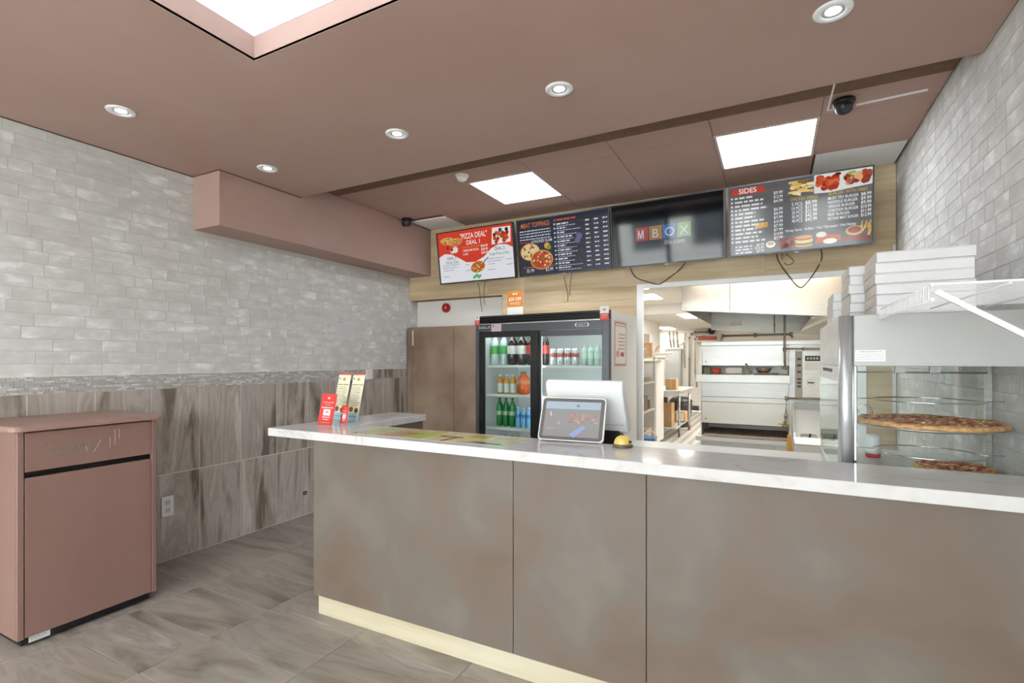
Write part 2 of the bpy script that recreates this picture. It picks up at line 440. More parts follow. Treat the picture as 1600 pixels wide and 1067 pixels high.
for ci in range(7):
    for ri in range(3):
        if ri == 1 and ci in (2, 5): continue
        a, b, c, d = cols[ci], cols[ci + 1], rows[ri], rows[ri + 1]
        if ri == 2 and ci == 0:
            obj('ceiling_tile', MB().box(-3.515, -3.06, 4.40, d, Z2 - .001, Z2 + .012), WTL, ce, label='white ceiling tile')
            obj('ceiling_tile', MB().box(-3.057, b - .002, c + .002, d, Z2, Z2 + .012), CEIL, ce)
            continue
        wht = ri == 2 and ci == 6
        obj('ceiling_tile', MB().box(a + (.016 if wht else .002), b - (.014 if wht else .002), c + .002, d - .002, Z2, Z2 + .012), WTL if wht else CEIL, ce, label='white ceiling tile' if wht else None)
# unpainted white grid strips near the right-hand camera, where the paint is missing
gs = MB()
for p, q_ in (((1304, 131), (1293, 173)), ((1293, 173), (1308, 170)), ((1338, 165), (1450, 141))):
    A, B = onz(*p, Z2 - .008), onz(*q_, Z2 - .008); t = (B - A).normalized(); nn = Vector((-t.y, t.x, 0)) * .005
    gs.prism([(A - nn).xy, (B - nn).xy, (B + nn).xy, (A + nn).xy], 'z', Z2 - .009, Z2 - .0001)
obj('grid_strip', gs, WHITE, ce, label='bare white strip')

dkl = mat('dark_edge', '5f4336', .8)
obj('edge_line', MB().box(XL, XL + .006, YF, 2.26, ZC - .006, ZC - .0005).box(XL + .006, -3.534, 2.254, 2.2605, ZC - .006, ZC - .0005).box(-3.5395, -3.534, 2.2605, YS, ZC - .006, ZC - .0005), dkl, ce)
# shop front behind the camera: it lights the room and shows in the screens
wf = thing('wall_front', 'glazed shop front with dark metal mullions', 'wall', kind='structure')
fm = mat('dark_mullion', '3a3836', .4)
wx = [XL, -2.7, -1.55, -.4, XR]
for x in wx: obj('mullion', MB().box(x - .04, x + .04, YF - .05, YF + .05, 0, ZC), fm, wf)
obj('transom', MB().box(XL, XR, YF - .05, YF + .05, 2.56, ZC + .2), fm, wf)
obj('sill', MB().box(XL, XR, YF - .05, YF + .05, 0, .25), fm, wf)
for i in range(4): obj('pane', MB().box(wx[i] + .04, wx[i + 1] - .04, YF - .004, YF + .004, .25, 2.56), GLASS, wf)
tag(obj('pavement', MB().box(-40, 40, -60, YF - .06, -.3, -.12), mat('pale_concrete', 'cfcdc9', .9)), 'grey street outside the shop front', 'ground', kind='structure')

bd = thing('street_building', 'pale low building across the street, outside the shop front', 'building', (0, -26, -.12), kind='structure')
obj('block', MB().box(-30, 30, -6, 0, 0, 5.2), mat('pale_facade', 'e2ded6', .8), bd)
for k in range(14): obj('window', MB().box(-27.5 + k * 4, -25.3 + k * 4, .001, .05, .5, 3.0), mat('dark_window', '4a4f52', .2), bd)
# ---------------------------------------------------------------- kitchen shell
KX0, KX1, KY1 = -3.1, 2.2, 15.0
tag(obj('wall_kitchen_right', MB().box(KX1, KX1 + .1, YN, KY1, 0, 3.0), KWALL), 'right wall of the kitchen', 'wall', kind='structure')
tag(obj('wall_kitchen_front', MB().box(KX0 - .1, XL + .0, YN, YN + .1, 0, 3).box(XR + .1, KX1, YN, YN + .1, 0, 3), KWALL), 'kitchen side of the back wall', 'wall', kind='structure')
tag(obj('wall_kitchen_back', MB().box(KX0, KX1, KY1, KY1 + .1, 0, 2.6), KWALL), 'cream back wall of the kitchen behind the ovens', 'wall', kind='structure')
kl = thing('wall_kitchen_left', 'cream left wall of the kitchen with a grey framed panel', 'wall', kind='structure')
obj('backing', MB().box(KX0 - .1, KX0, YN + .1, KY1, 0, 3.0), KWALL, kl)
obj('bulkhead', MB().box(KX0, -2.43, 9.7, 12.3, 1.2, 2.3), KWALL, kl)
obj('grey_panel', MB().box(-2.43, -2.415, 9.72, 11.1, 1.25, 1.98), mat('panel_grey', '9c958b', .5), kl)
obj('panel_frame', MB().box(-2.43, -2.40, 11.1, 11.35, 1.2, 2.0), WHITE, kl)
kc = thing('ceiling_kitchen', 'cream kitchen ceiling stepping down past a beam', 'ceiling', kind='structure')
obj('upper_panel', MB().box(KX0, KX1, YN, 9.75, 2.47, 2.8), KCEIL, kc)
obj('lower_panel', MB().box(KX0, KX1, 9.75, KY1, 2.3, 2.8), KCEIL, kc)
obj('beam', MB().box(KX0, KX1, 9.66, 9.75, 2.29, 2.469), WHITE, kc)
kf = thing('floor_kitchen', 'white and grey patterned kitchen floor', 'floor', kind='structure')
obj('screed', MB().box(KX0, KX1, YN + .1, KY1, -.1, -.004), mat('kitchen_grout', 'a39a90', .8), kf)
ka, kb_ = MB(), MB(); P45 = .1
for i in range(-70, 75):
    for j in range(0, 150):
        if (i + j) % 2: continue
        x, y = -1.0 + i * .075, YN + .2 + j * .075
        if x > .35 or y > KY1 - .1 or x < KX0 + .1: continue
        m_ = ka if j % 2 else kb_
        m_.prism([(x - .066, y), (x, y - .066), (x + .066, y), (x, y + .066)], 'z', -.004, 0)
obj('pale_floor_tiles', ka, mat('kitchen_tile_pale', 'e6e2dc', .35), kf, kind='stuff'); obj('grey_floor_tiles', kb_, mat('kitchen_tile_grey', 'aaa298', .35), kf, kind='stuff')

# ---------------------------------------------------------------- ceiling fittings
t = thing('recessed_light_panel', 'large luminous panel set into the brown ceiling recess', 'light', ((RX0 + RX1) / 2, (RY0 + RY1) / 2, RZ))
hx, hy = (RX1 - RX0) / 2, (RY1 - RY0) / 2
obj('diffuser', MB().box(-hx + .002, hx - .002, -hy + .002, hy - .002, .0, .012), PANELR, t)
obj('housing', MB().box(-hx - .01, hx + .01, -hy - .01, hy + .01, .0125, .05), WHITE, t)
for (x0, x1, lab) in ((-2.316, -1.704, 'square white ceiling light panel above the pizza deal menu screens'), (-.368, .248, 'square white ceiling light panel beside the right dome camera')):
    t = thing('ceiling_light', lab, 'light', ((x0 + x1) / 2, 3.975, Z2 - .004), group='square ceiling panel lights')
    a, b = (x1 - x0) / 2, .333; w = .018
    obj('frame', MB().box(-a, -a + w, -b, b, 0, .014).box(a - w, a, -b, b, 0, .014).box(-a + w, a - w, -b, -b + w, 0, .014).box(-a + w, a - w, b - w, b, 0, .014), mat('light_frame', 'c9b9ae', .5), t)
    obj('diffuser', MB().box(-a + w, a - w, -b + w, b - w, .003, .014), PANELL, t)
for (x, y, lab) in ((-3.188, 1.481, 'round white downlight above the left brick wall, leftmost of the five'), (-3.213, 2.406, 'round white downlight nearest the brown soffit corner'), (-2.027, 2.399, 'round white downlight, middle of the five'), (-.966, 2.379, 'round white downlight in front of the ceiling step at centre'), (.202, 2.341, 'round white downlight at the top right, largest in view')):
    t = thing('downlight', lab, 'light', (x, y, ZC), group='ceiling downlights')
    obj('trim_ring', MB().lathe([(.040, -.003), (.044, -.007), (.062, -.008), (.069, -.004), (.070, 0)], n=28, cap=False), WHITE, t)
    obj('reflector', MB().lathe([(.028, -.001), (.033, -.0025), (.040, -.003)], n=28, cap=False), mat('reflector_grey', 'b9bcc0', .3, .5), t)
    obj('lens', MB().lathe([(.0001, -.0035), (.02, -.003), (.028, -.001)], n=24, cap=False), SPOT, t)
def dome_cam(loc, lab, s=1.0, yaw=0):
    t = thing('dome_camera', lab, 'camera', loc, yaw)
    obj('base', MB().lathe([(.001, -.026 * s), (.044 * s, -.026 * s), (.056 * s, -.018 * s), (.058 * s, 0), (.001, 0)], n=24), BLACK, t)
    obj('eyeball', MB().lathe([(.046 * s * math.sin(a), -.035 * s - .046 * s * math.cos(a)) for a in [math.pi * k / 12 + .001 for k in range(12)]], n=24), DKGREY, t)
    obj('lens_window', MB().lathe([(.001, 0), (.022 * s, .002), (.025 * s, .012)], n=16), mat('lens_glass', '3a3a3c', .08), t, loc=(0, -.038 * s, -.062 * s), rot=(math.radians(-60) + math.pi, 0, 0))
dome_cam((.352, 3.47, Z2 - .008), 'black dome security camera by the right ceiling light panel', 1.0, .3)
dome_cam((-3.47, 4.27, Z2), 'black dome security camera beside the left soffit', 1.0, -.3)
t = thing('smoke_detector', 'small cream smoke detector on the raised ceiling', 'smoke detector', (-2.258, 3.47, Z2))
obj('base', MB().lathe([(.05, -.012), (.055, -.008), (.055, 0)], n=24), WHITEP, t)
obj('cover', MB().lathe([(.001, -.05), (.02, -.048), (.038, -.036), (.046, -.012)], n=24), WHITEP, t)

# ---------------------------------------------------------------- counter
SZ = 1.037
ct = thing('service_counter', 'long taupe laminate service counter with a pine kick board', 'counter', (-.7, 2.03, 0))
off = Vector((.7, -2.03, 0))
for x0, x1 in ((-2.304, -1.0415), (-1.0385, -.4515), (-.4485, XR - .003)):
    obj('front_panel', MB().box(x0 + .7, x1 + .7, -.014, .006, .114, .9905), LAM, ct, .0012)
obj('kick_board', MB().box(-2.287 + .7, XR + .695, .008, .026, .0015, .113), KICK, ct)
obj('carcass', MB().box(-2.262 + .7, XR + .69, .0265, .26, .0015, .99), mat('carcass_board', '8a7a6a', .6), ct)
obj('end_panel', MB().box(-2.304 + .7, -2.264 + .7, .0065, .93, .114, .9905), LAM, ct, .0012)
obj('end_plinth', MB().box(-2.287 + .7, -2.266 + .7, .027, .91, .0015, .113), KICK, ct)
L = [(-2.612, 1.958), (XR - .003, 1.958), (XR - .003, 2.318), (-2.252, 2.318), (-2.252, 2.985), (-2.57, 2.985)]
tag(obj('countertop', MB().prism(L, 'z', SZ - .0455, SZ), QUARTZ, None, .002), 'white speckled quartz worktop, L-shaped, on the taupe counter', 'worktop')
bc = thing('back_counter', 'low steel work counter behind the service counter', 'counter', (-.25, 2.8, 0))
obj('top', MB().box(-1.15, 1.06, -.43, .56, .87, .9), STEELM, bc)
obj('body', MB().box(-1.13, 1.05, -.40, .54, .0015, .87), STEELM, bc)

# ---------------------------------------------------------------- trash cabinet
bx0, bx1, by0, by1 = XL + .012, -3.292, 1.086, 1.716
t = thing('trash_cabinet', 'dusty rose waste cabinet with scratched flap against the left wall', 'trash bin', ((bx0 + bx1) / 2, (by0 + by1) / 2, 0))
a, b = (bx1 - bx0) / 2, (by1 - by0) / 2
bd = MB().box(-a, a - .02, -b, -b + .022, .048, 1.075).box(-a, a - .02, b - .022, b, .048, 1.075).box(-a, -a + .02, -b + .022, b - .022, .048, 1.075).box(-a + .02, a - .02, -b + .022, b - .022, .048, .07)
obj('body', bd, PINK, t)
obj('stile', MB().box(a - .0195, a, -b, -b + .026, .048, 1.075), PINK, t, .002)
obj('stile', MB().box(a - .0195, a, b - .026, b, .048, 1.075), PINK, t, .002)
tp = MB(); ov = .032; cr = .035
pts = [(-a - .002, -b - ov), (a + ov - cr, -b - ov), (a + ov - cr * .3, -b - ov + cr * .3), (a + ov, -b - ov + cr), (a + ov, b + ov - cr), (a + ov - cr * .3, b + ov - cr * .3), (a + ov - cr, b + ov), (-a - .002, b + ov)]
obj('top', tp.prism(pts, 'z', 1.0755, 1.105), PINKTOP, t, .006, 2)
fl = obj('flap', MB().box(a - .018, a - .001, -b + .030, b - .029, .873, 1.068), PINK, t, .0015)
sc = MB(); q = random.Random(11)
def stroke(y0, z0, y1, z1, w, col):
    d = Vector((y1 - y0, z1 - z0)).normalized(); n_ = Vector((-d.y, d.x)) * w
    X = a - .0006
    sc.poly([(X, y0 - n_.x, z0 - n_.y), (X, y1 - n_.x, z1 - n_.y), (X, y1 + n_.x, z1 + n_.y), (X, y0 + n_.x, z0 + n_.y)], col)
for k in range(150):
    y = q.gauss(-.08, .07); z = q.gauss(.965, .022); an = q.uniform(.3, 2.4); ln = q.uniform(.003, .016)
    stroke(y, z, y + ln * math.cos(an), z + ln * math.sin(an), q.uniform(.0006, .0022), q.choice(['5f6a5c', '6b7466', '74705f', '7f7a68']))
for (p, r_) in (((.0, .93), (.035, .995)), ((.075, .945), (.077, 1.0)), ((.10, .955), (.10, 1.04)), ((.12, .985), (.122, 1.04)), ((-.03, .94), (-.035, .97))):
    stroke(*p, *r_, .0012, 'c9b7a8')
obj('scratches', sc, PRINT, fl, recalc=False, kind='stuff', label='green and cream scratches in the paint')
dr = obj('door', MB().box(a - .018, a - .001, -b + .030, b - .029, .052, .843), PINK, t, .0015)
obj('slot_liner', MB().box(a - .05, a - .03, -b + .023, b - .023, .80, .90), BLACK, t)
obj('plinth', MB().box(-a + .03, a - .02, -b + .02, b - .03, .012, .0475), BLACK, t)
p = Print(); p.rect(0, 0, .085, .03, 'd9d8d4', 0); p.bars(.008, .07, .018, .006, '8a8a88', 1); p.bars(.008, .055, .008, .005, '9a9a98', 1)
obj('data_label', p, PRINT, t, loc=(a - .0195, -b + .05, .0155), rot=(0, 0, math.pi / 2), recalc=False, label='white data sticker')
for y in (-b + .05, b - .07):
    obj('caster', MB().lathe([(.012, 0), (.015, .004), (.015, .016), (.012, .02)], (a - .06, y, .0155), 14, 'y'), DKGREY, t)

# ---------------------------------------------------------------- small wall fittings
t = thing('wall_outlet', 'white double power outlet on the tiles beside the pink cabinet', 'outlet', (XL + .0045, 2.077, .387))
obj('plate', MB().box(0, .006, -.041, .041, -.071, .071), WHITE, t, .002)
for z in (-.027, .027):
    rc = obj('receptacle', MB().box(.006, .0075, -.018, .018, z - .019, z + .019), mat('receptacle', 'cfcec9', .4), t, .0005)
    obj('slots', MB().box(.0075, .0078, -.009, -.006, z - .003, z + .008).box(.0075, .0078, .006, .009, z - .003, z + .008), DKGREY, rc)
t = thing('data_socket', 'small black socket low on the tiled wall behind the counter end', 'outlet', (XL + .0045, 3.268, .205))
obj('plate', MB().box(0, .01, -.02, .02, -.016, .016), BLACK, t, .002)
obj('jack', MB().box(.01, .014, -.012, .012, -.006, .006), mat('jack_grey', '8a8a88', .4), t)
p = Print(); p.sheet(.245, .167, 'cdccc8'); p.bars(.012, .09, .145, .009, '8d8d8b', 1)
for k in range(8): p.bars(.012, .23, .125 - k * .014, .004, 'b7b6b2', 1)
tag(obj('paper_notice', p, PRINT, None, loc=(XL + .002, 3.648, 1.658), rot=(0, 0, math.pi / 2), recalc=False), 'white printed notice taped to the faux-brick wall', 'notice')
t = thing('thermostat_plate', 'pale square blank plate on the mosaic border behind the menus', 'wall plate', (XL + .004, 4.10, 1.275))
obj('plate', MB().box(0, .012, -.05, .05, -.055, .055), WHITEP, t, .003)
obj('cover', MB().box(.012, .016, -.038, .038, -.043, .043), WHITEP, t, .001)
t = thing('fire_alarm_bell', 'red fire alarm sounder on the white wall above the brown cabinet', 'alarm', (ony(697, 481, YN - .03).x, YN - .02, ony(697, 481, YN - .03).z))
obj('base', MB().lathe([(.05, -.018), (.055, -.02), (.055, 0)], n=20, axis='y'), RED, t)
obj('horn', MB().lathe([(.001, -.062), (.018, -.06), (.03, -.05), (.036, -.018)], n=18, axis='y'), RED, t)
obj('lens', MB().box(.008, .034, -.058, -.04, -.02, .02), mat('alarm_lens', 'd77a70', .15), t, .003)

# tall brown cabinet in the back-left corner
t = thing('tall_cabinet', 'tall mottled brown cabinet with two doors in the back-left corner', 'cabinet', (XL + .72, 4.74, 0))
hw = .70
obj('body', MB().box(-hw, hw, .0, .17, .0015, 1.81), LAMD, t)
sx = ony(709, 600, 4.72).x - (XL + .72)
lx = ony(645, 600, 4.72).x - (XL + .72)
obj('filler', MB().box(-hw, lx - .004, -.02, -.001, .0015, 1.81), LAMD, t)
dl = obj('door', MB().box(lx, sx - .004, -.02, -.001, .01, 1.81), LAMD, t, .001)
obj('hinge', MB().box(lx - .006, lx + .012, -.026, -.0205, 1.60, 1.775), mat('hinge_white', 'cfc9c0', .4), dl)
obj('door', MB().box(sx, hw, -.02, -.001, .01, 1.81), LAMD, t, .001)

# ---------------------------------------------------------------- drinks fridge
FW = 1.29; FR = math.radians(-3.5)
fr = thing('drinks_fridge', 'black and grey two-door glass drinks fridge against the oak wall', 'fridge', (-2.455, 4.0, 0), FR)
FGREY = mat('fridge_grey', '55585c', .3, .3)
obj('body', MB().box(0, .05, .05, .72, .1, 1.83).box(FW - .05, FW, .05, .72, .1, 1.83).box(.05, FW - .05, .05, .72, 1.72, 1.83).box(.05, FW - .05, .05, .72, .1, .3), mat('fridge_shell', 'cfccc4', .4), fr)
obj('liner', MB().box(.05, FW - .05, .68, .70, .3, 1.72).box(.05, .062, .06, .68, .3, 1.72).box(FW - .062, FW - .05, .06, .68, .3, 1.72).box(.062, FW - .062, .06, .68, 1.708, 1.72).box(.062, FW - .062, .06, .68, .3, .312), mat('fridge_liner', 'd9dbdb', .4), fr)
obj('frame', MB().box(0, .04, 0, .05, .1, 1.757).box(FW - .05, FW, 0, .05, .1, 1.757).box(.04, FW - .05, 0, .05, 1.685, 1.757).box(.04, FW - .05, 0, .05, .1, .3), FGREY, fr, .002)
obj('rail_strip', MB().box(0, FW, -.004, .0, 1.752, 1.760), CHROME, fr)
obj('kick_grille', MB().box(.02, FW - .02, .06, .1, .0015, .1), BLACK, fr)
obj('grille_back', MB().box(0, FW, .02, .05, 1.760, 1.833), BLACK, fr)
for k in range(4): obj('grille_slat', MB().hexa([(0, -.004, 1.763 + k * .018), (FW, -.004, 1.763 + k * .018), (FW, .02, 1.768 + k * .018), (0, .02, 1.768 + k * .018), (0, -.004, 1.769 + k * .018), (FW, -.004, 1.769 + k * .018), (FW, .02, 1.777 + k * .018), (0, .02, 1.777 + k * .018)]), mat('grille_black', '1a1a1b', .25), fr)
def fdoor(x0, x1, y, sw0, sw1, m, handle):
    d = obj('door', MB().box(x0, x0 + sw0, y, y + .03, .3, 1.684).box(x1 - sw1, x1, y, y + .03, .3, 1.684).box(x0 + sw0, x1 - sw1, y, y + .03, 1.635, 1.684).box(x0 + sw0, x1 - sw1, y, y + .03, .3, .37), m, fr, .002)
    obj('pane', MB().box(x0 + sw0, x1 - sw1, y + .012, y + .018, .37, 1.635), GLASSG, d)
    obj('handle', MB().box(*handle, y - .008, y - .0005, .85, 1.05), BLACK, d, .002)
fdoor(.045, .645, .052 - .05, .045, .07, BLACK, (.062, .078))
fdoor(.60, FW - .055, .036, .055, .02, FGREY, (FW - .075, FW - .06))
SHZ = (1.385, 1.118, .815, .50)
def wire_shelf(z):
    m = MB().box(.064, FW - .064, .085, .095, z - .022, z - .002).box(.064, FW - .064, .66, .668, z - .012, z - .002)
    for k in range(24): m.box(.07 + k * .0495, .074 + k * .0495, .095, .66, z - .006, z - .002)
    obj('shelf', m, WIREW, fr)
for z in SHZ: wire_shelf(z)
obj('light_strip', MB().box(.08, .60, .09, .11, 1.69, 1.705).box(.69, FW - .08, .09, .11, 1.69, 1.705).box(.625, .645, .075, .085, .4, 1.68), mat('fridge_led', 'fafcff', .5, emit=10), fr)
def sticker(x, z, w, h, fn, loc=None, rot=None):
    p = Print(); fn(p); obj('sticker', p, PRINT, fr, loc=loc or (x, -.0065, z), rot=rot, recalc=False)
def hut(p, u, v, s, c1='2b2f3a', c2='c0392b', L=2):
    """small gable-roof emblem"""
    p.pol([(u - s, v), (u, v + s * .85), (u + s, v), (u + s * .55, v), (u, v + s * .45), (u - s * .55, v)], c1, L); p.rect(u - s * .3, v - s * .3, u + s * .3, v + s * .05, c2, L)
def tag_print(w, h):
    def fn(p):
        p.rect(0, 0, w, h, 'e9e6e2', 0); p.rect(0, 0, w, h * .5, 'd2493f', 1); hut(p, w * .5, h * .72, w * .24); p.bars(w * .15, w * .85, h * .35, h * .07, 'f0d9d4', 2); p.bars(w * .15, w * .85, h * .2, h * .05, 'f0d9d4', 2)
    return fn
sticker(-.005, 1.745, .055, .10, tag_print(.055, .10)); sticker(FW - .075, 1.745, .075, .115, tag_print(.075, .115))
def brand(p): p.rect(0, 0, .115, .045, '2a2b2e', 0); p.text('KOOL-IT', .0575, .015, .022, 'e4e4e4', 1, 'c')
sticker(.045, 1.70, 0, 0, brand, loc=(.045, -.0008, 1.70))
def pink(p):
    p.rect(0, 0, .105, .07, 'd8c3c6', 0); p.disc(.02, .05, .008, '3a3a4a', 1); [p.bars(.012, .095, .008 + k * .013, .005, 'a78f95', 1) for k in range(4)]
sticker(0, 0, 0, 0, pink, loc=(.175, -.0008, 1.687))
def pill(p):
    p.disc(.02, .016, .016, 'cfd2d2', 0); p.disc(.115, .016, .016, 'cfd2d2', 0); p.rect(.02, 0, .115, .032, 'cfd2d2', 0); p.rect(.02, .003, .115, .029, '474a4e', 1); p.text('KOOL-IT', .068, .009, .013, 'd8dcdc', 2, 'c')
sticker(0, 0, 0, 0, pill, loc=(FW - .30, -.0008, 1.703))
def poster(p):
    p.rect(0, 0, .30, .37, 'b98b80', 0); p.rect(.02, .02, .28, .33, 'd9d2c6', 1)
    p.bars(.05, .26, .338, .016, 'e6ded2', 2)
    hut(p, .08, .09, .05, 'a14a3c', 'a14a3c', 2)
    for k in range(5): p.bars(.1, .26, .26 - k * .03, .012, 'a14a3c', 2)
    p.rect(.15, .08, .24, .115, 'a14a3c', 2)
sticker(0, 0, 0, 0, poster, loc=(FW + .001, .12, 1.38), rot=(0, 0, math.pi / 2))
FM = Matrix.Translation((-2.455, 4.0, 0)) @ Matrix.Rotation(FR, 4, 'Z')
def inf(x, y, z): return tuple(FM @ Vector((x, y, z)))

def bottle(name, label, cat, loc, h, r, body, lab=None, cap=None, group=None, liquid=None, neck=.33, band=(.35, .62)):
    """body, label sleeve and cap; profile of a soft drink bottle"""
    t = thing(name, label, cat, loc, R.uniform(-1, 1), group)
    s = h
    obj('body', MB().lathe([(r * .7, 0), (r, s * .04), (r, s * .3), (r * .95, s * .36), (r, s * .5), (r, s * .66), (r * .88, s * .74), (r * .6, s * .83), (r * neck, s * .90), (r * neck, s * .94)], n=14), body, t)
    if lab: obj('label_band', MB().lathe([(r * 1.015, s * band[0]), (r * 1.015, s * band[1])], n=14, cap=False), lab, t)
    obj('cap', MB().lathe([(r * neck * 1.12, s * .93), (r * neck * 1.12, s), (.0005, s)], n=12), cap or WHITE, t)
    return t
PET = mat('clear_pet', 'c4d6d2', .15, spec=.6); COLA = mat('cola_brown', '2a1a16', .12); GREENL = mat('lime_label', '4fae5a', .35)
REDL = mat('cola_red_label', 'c2392f', .35); GRN = mat('green_bottle', '1f7d3f', .15); BLU = mat('blue_water', '79b2d8', .15); BLUL = mat('blue_label', '3f7fc2', .3)
JUICE = mat('mango_juice', 'd7962f', .2); ORNG = mat('orange_soda', 'd65a22', .25); WLAB = mat('white_label', 'e2ddd4', .4); CANS = mat('silver_can', 'd6d6d8', .25, .5)
ORD = ['first', 'second', 'third', 'fourth', 'fifth', 'sixth', 'seventh', 'eighth']
FI = FM.inverted()
def fx(px, py=600, y=.17):
    """local x on the fridge's inner plane y"""
    o_ = FI @ CC; d_ = FI.to_3x3() @ ray(px, py); return (o_ + d_ * ((y - o_.y) / d_.y)).x
def rowx(n, x0, x1): return [x0 + (x1 - x0) * (k / (n - 1) if n > 1 else .5) for k in range(n)]
z = SHZ[0]
for k, x in enumerate(rowx(2, fx(774), fx(788))): bottle('soda_bottle', 'clear lime soda bottle with green label, %s from the left on the top fridge shelf' % ORD[k], 'bottle', inf(x, .17, z), .285, .040, PET, GREENL, GREENL, 'lime soda bottles')
for k, x in enumerate(rowx(3, fx(801), fx(831))): bottle('cola_bottle', 'dark cola bottle behind the left glass door, %s of three on the top shelf' % ORD[k], 'bottle', inf(x, .17, z), .285, .05, COLA, REDL if k == 2 else WLAB, BLACK, 'cola bottles')
z = SHZ[1]
for k, x in enumerate(rowx(3, fx(782), fx(802))): bottle('juice_bottle', 'mango juice bottle with white label, %s from the left on the second shelf' % ORD[k], 'bottle', inf(x, .17, z), .175, .029, JUICE, WLAB, WHITE, 'mango juice bottles', band=(.08, .55), neck=.5)
bottle('orange_soda_bottle', 'squat orange soda bottle with green cap beside the mango juice', 'bottle', inf(fx(818), .17, z), .205, .058, ORNG, mat('orange_label', 'e0804a', .35), mat('cap_green', '58a07a', .4), band=(.45, .62), neck=.4)
z = SHZ[2]
for k, x in enumerate(rowx(3, fx(781), fx(801))): bottle('ginger_ale_bottle', 'green bottle with pale round label, %s from the left on the third shelf' % ORD[k], 'bottle', inf(x, .17, z), .265, .031, GRN, mat('pale_green_label', 'a9c39a', .4), GRN, 'green bottles', band=(.40, .54))
for k, x in enumerate(rowx(4, fx(810.5), fx(836))): bottle('water_bottle', 'blue water bottle, %s from the left on the third shelf' % ORD[k], 'bottle', inf(x, .16, z), .185, .027, BLU, BLUL, mat('cap_blue', 'b9d3e8', .4), 'water bottles', band=(.5, .66), neck=.42)
z = SHZ[3]
for k, x in enumerate(rowx(5, fx(790), fx(834))): bottle('small_soda_bottle', 'small dark soda bottle with red cap, %s from left, lowest fridge shelf' % ORD[k], 'bottle', inf(x, .17, z), .235, .033, mat('dark_green_soda', '3c5a4a', .15), REDL, REDL, 'small soda bottles')
z = SHZ[0]
for k, x in enumerate(rowx(4, fx(866), fx(900))):
    t = thing('drink_can', 'silver drink can with red lettering, %s from the left behind the right glass door' % ORD[k], 'can', inf(x, .16, z), 0, 'silver drink cans')
    obj('body', MB().lathe([(.027, 0), (.033, .01), (.033, .13), (.027, .145)], n=14), CANS, t)
    obj('print_band', MB().lathe([(.0333, .07), (.0333, .105)], n=14, cap=False), mat('can_red', 'b8574f', .35), t)
bottle('cola_bottle', 'dark cola bottle beside the silver cans, right door top shelf', 'bottle', inf(fx(853), .17, z), .285, .03, COLA, REDL, BLACK, 'cola bottles')
for k, x in enumerate(rowx(3, fx(914), fx(934))): bottle('mineral_water_bottle', 'pale green mineral water bottle, %s of three behind the right glass door' % ORD[k], 'bottle', inf(x, .16, z), .17, .028, mat('pale_green_glass', 'b6cfc3', .15), mat('mint_label', 'c7d8cc', .4), WHITE, 'mineral water bottles')
t = thing('brown_paper_bag', 'small brown paper bag on the fridge shelf beside the terminal', 'bag', inf(.70, .15, SHZ[1]), .2)
obj('bag', MB().hexa([(-.035, -.03, 0), (.035, -.03, 0), (.035, .03, 0), (-.035, .03, 0), (-.04, -.01, .12), (.04, -.01, .12), (.04, .01, .12), (-.04, .01, .12)]), CARD, t, .004)
obj('fold', MB().box(-.041, .041, -.013, .013, .118, .135), CARD, t, .002)

# coupon standing on top of the fridge
p = Print(); p.rect(0, 0, .175, .27, 'dcd9d3', 0); p.rect(0, .115, .175, .27, 'c97a2c', 1); p.bars(.06, .115, .235, .018, 'f2e6d6', 2)
p.text('$20 OFF', .0875, .175, .033, 'f6eee2', 2, 'c', w=.85); p.bars(.03, .145, .150, .009, 'f2e6d6', 2); p.bars(.03, .145, .135, .006, 'e7c9a2', 2); p.bars(.03, .145, .05, .006, 'b7b4ae', 2)
t = thing('coupon_sign', 'orange and white $20 OFF coupon sign standing on the drinks fridge', 'sign', inf(.10, .40, 1.8315), FR)
obj('sheet', MB().box(0, .175, .0, .003, 0, .27), WHITE, t)
obj('print', p, PRINT, t, loc=(0, -.0006, 0), recalc=False)
obj('foot', MB().prism([(.003, 0), (.07, 0), (.07, .003), (.006, .003), (.003, .1)], 'x', .06, .115), WHITE, t)

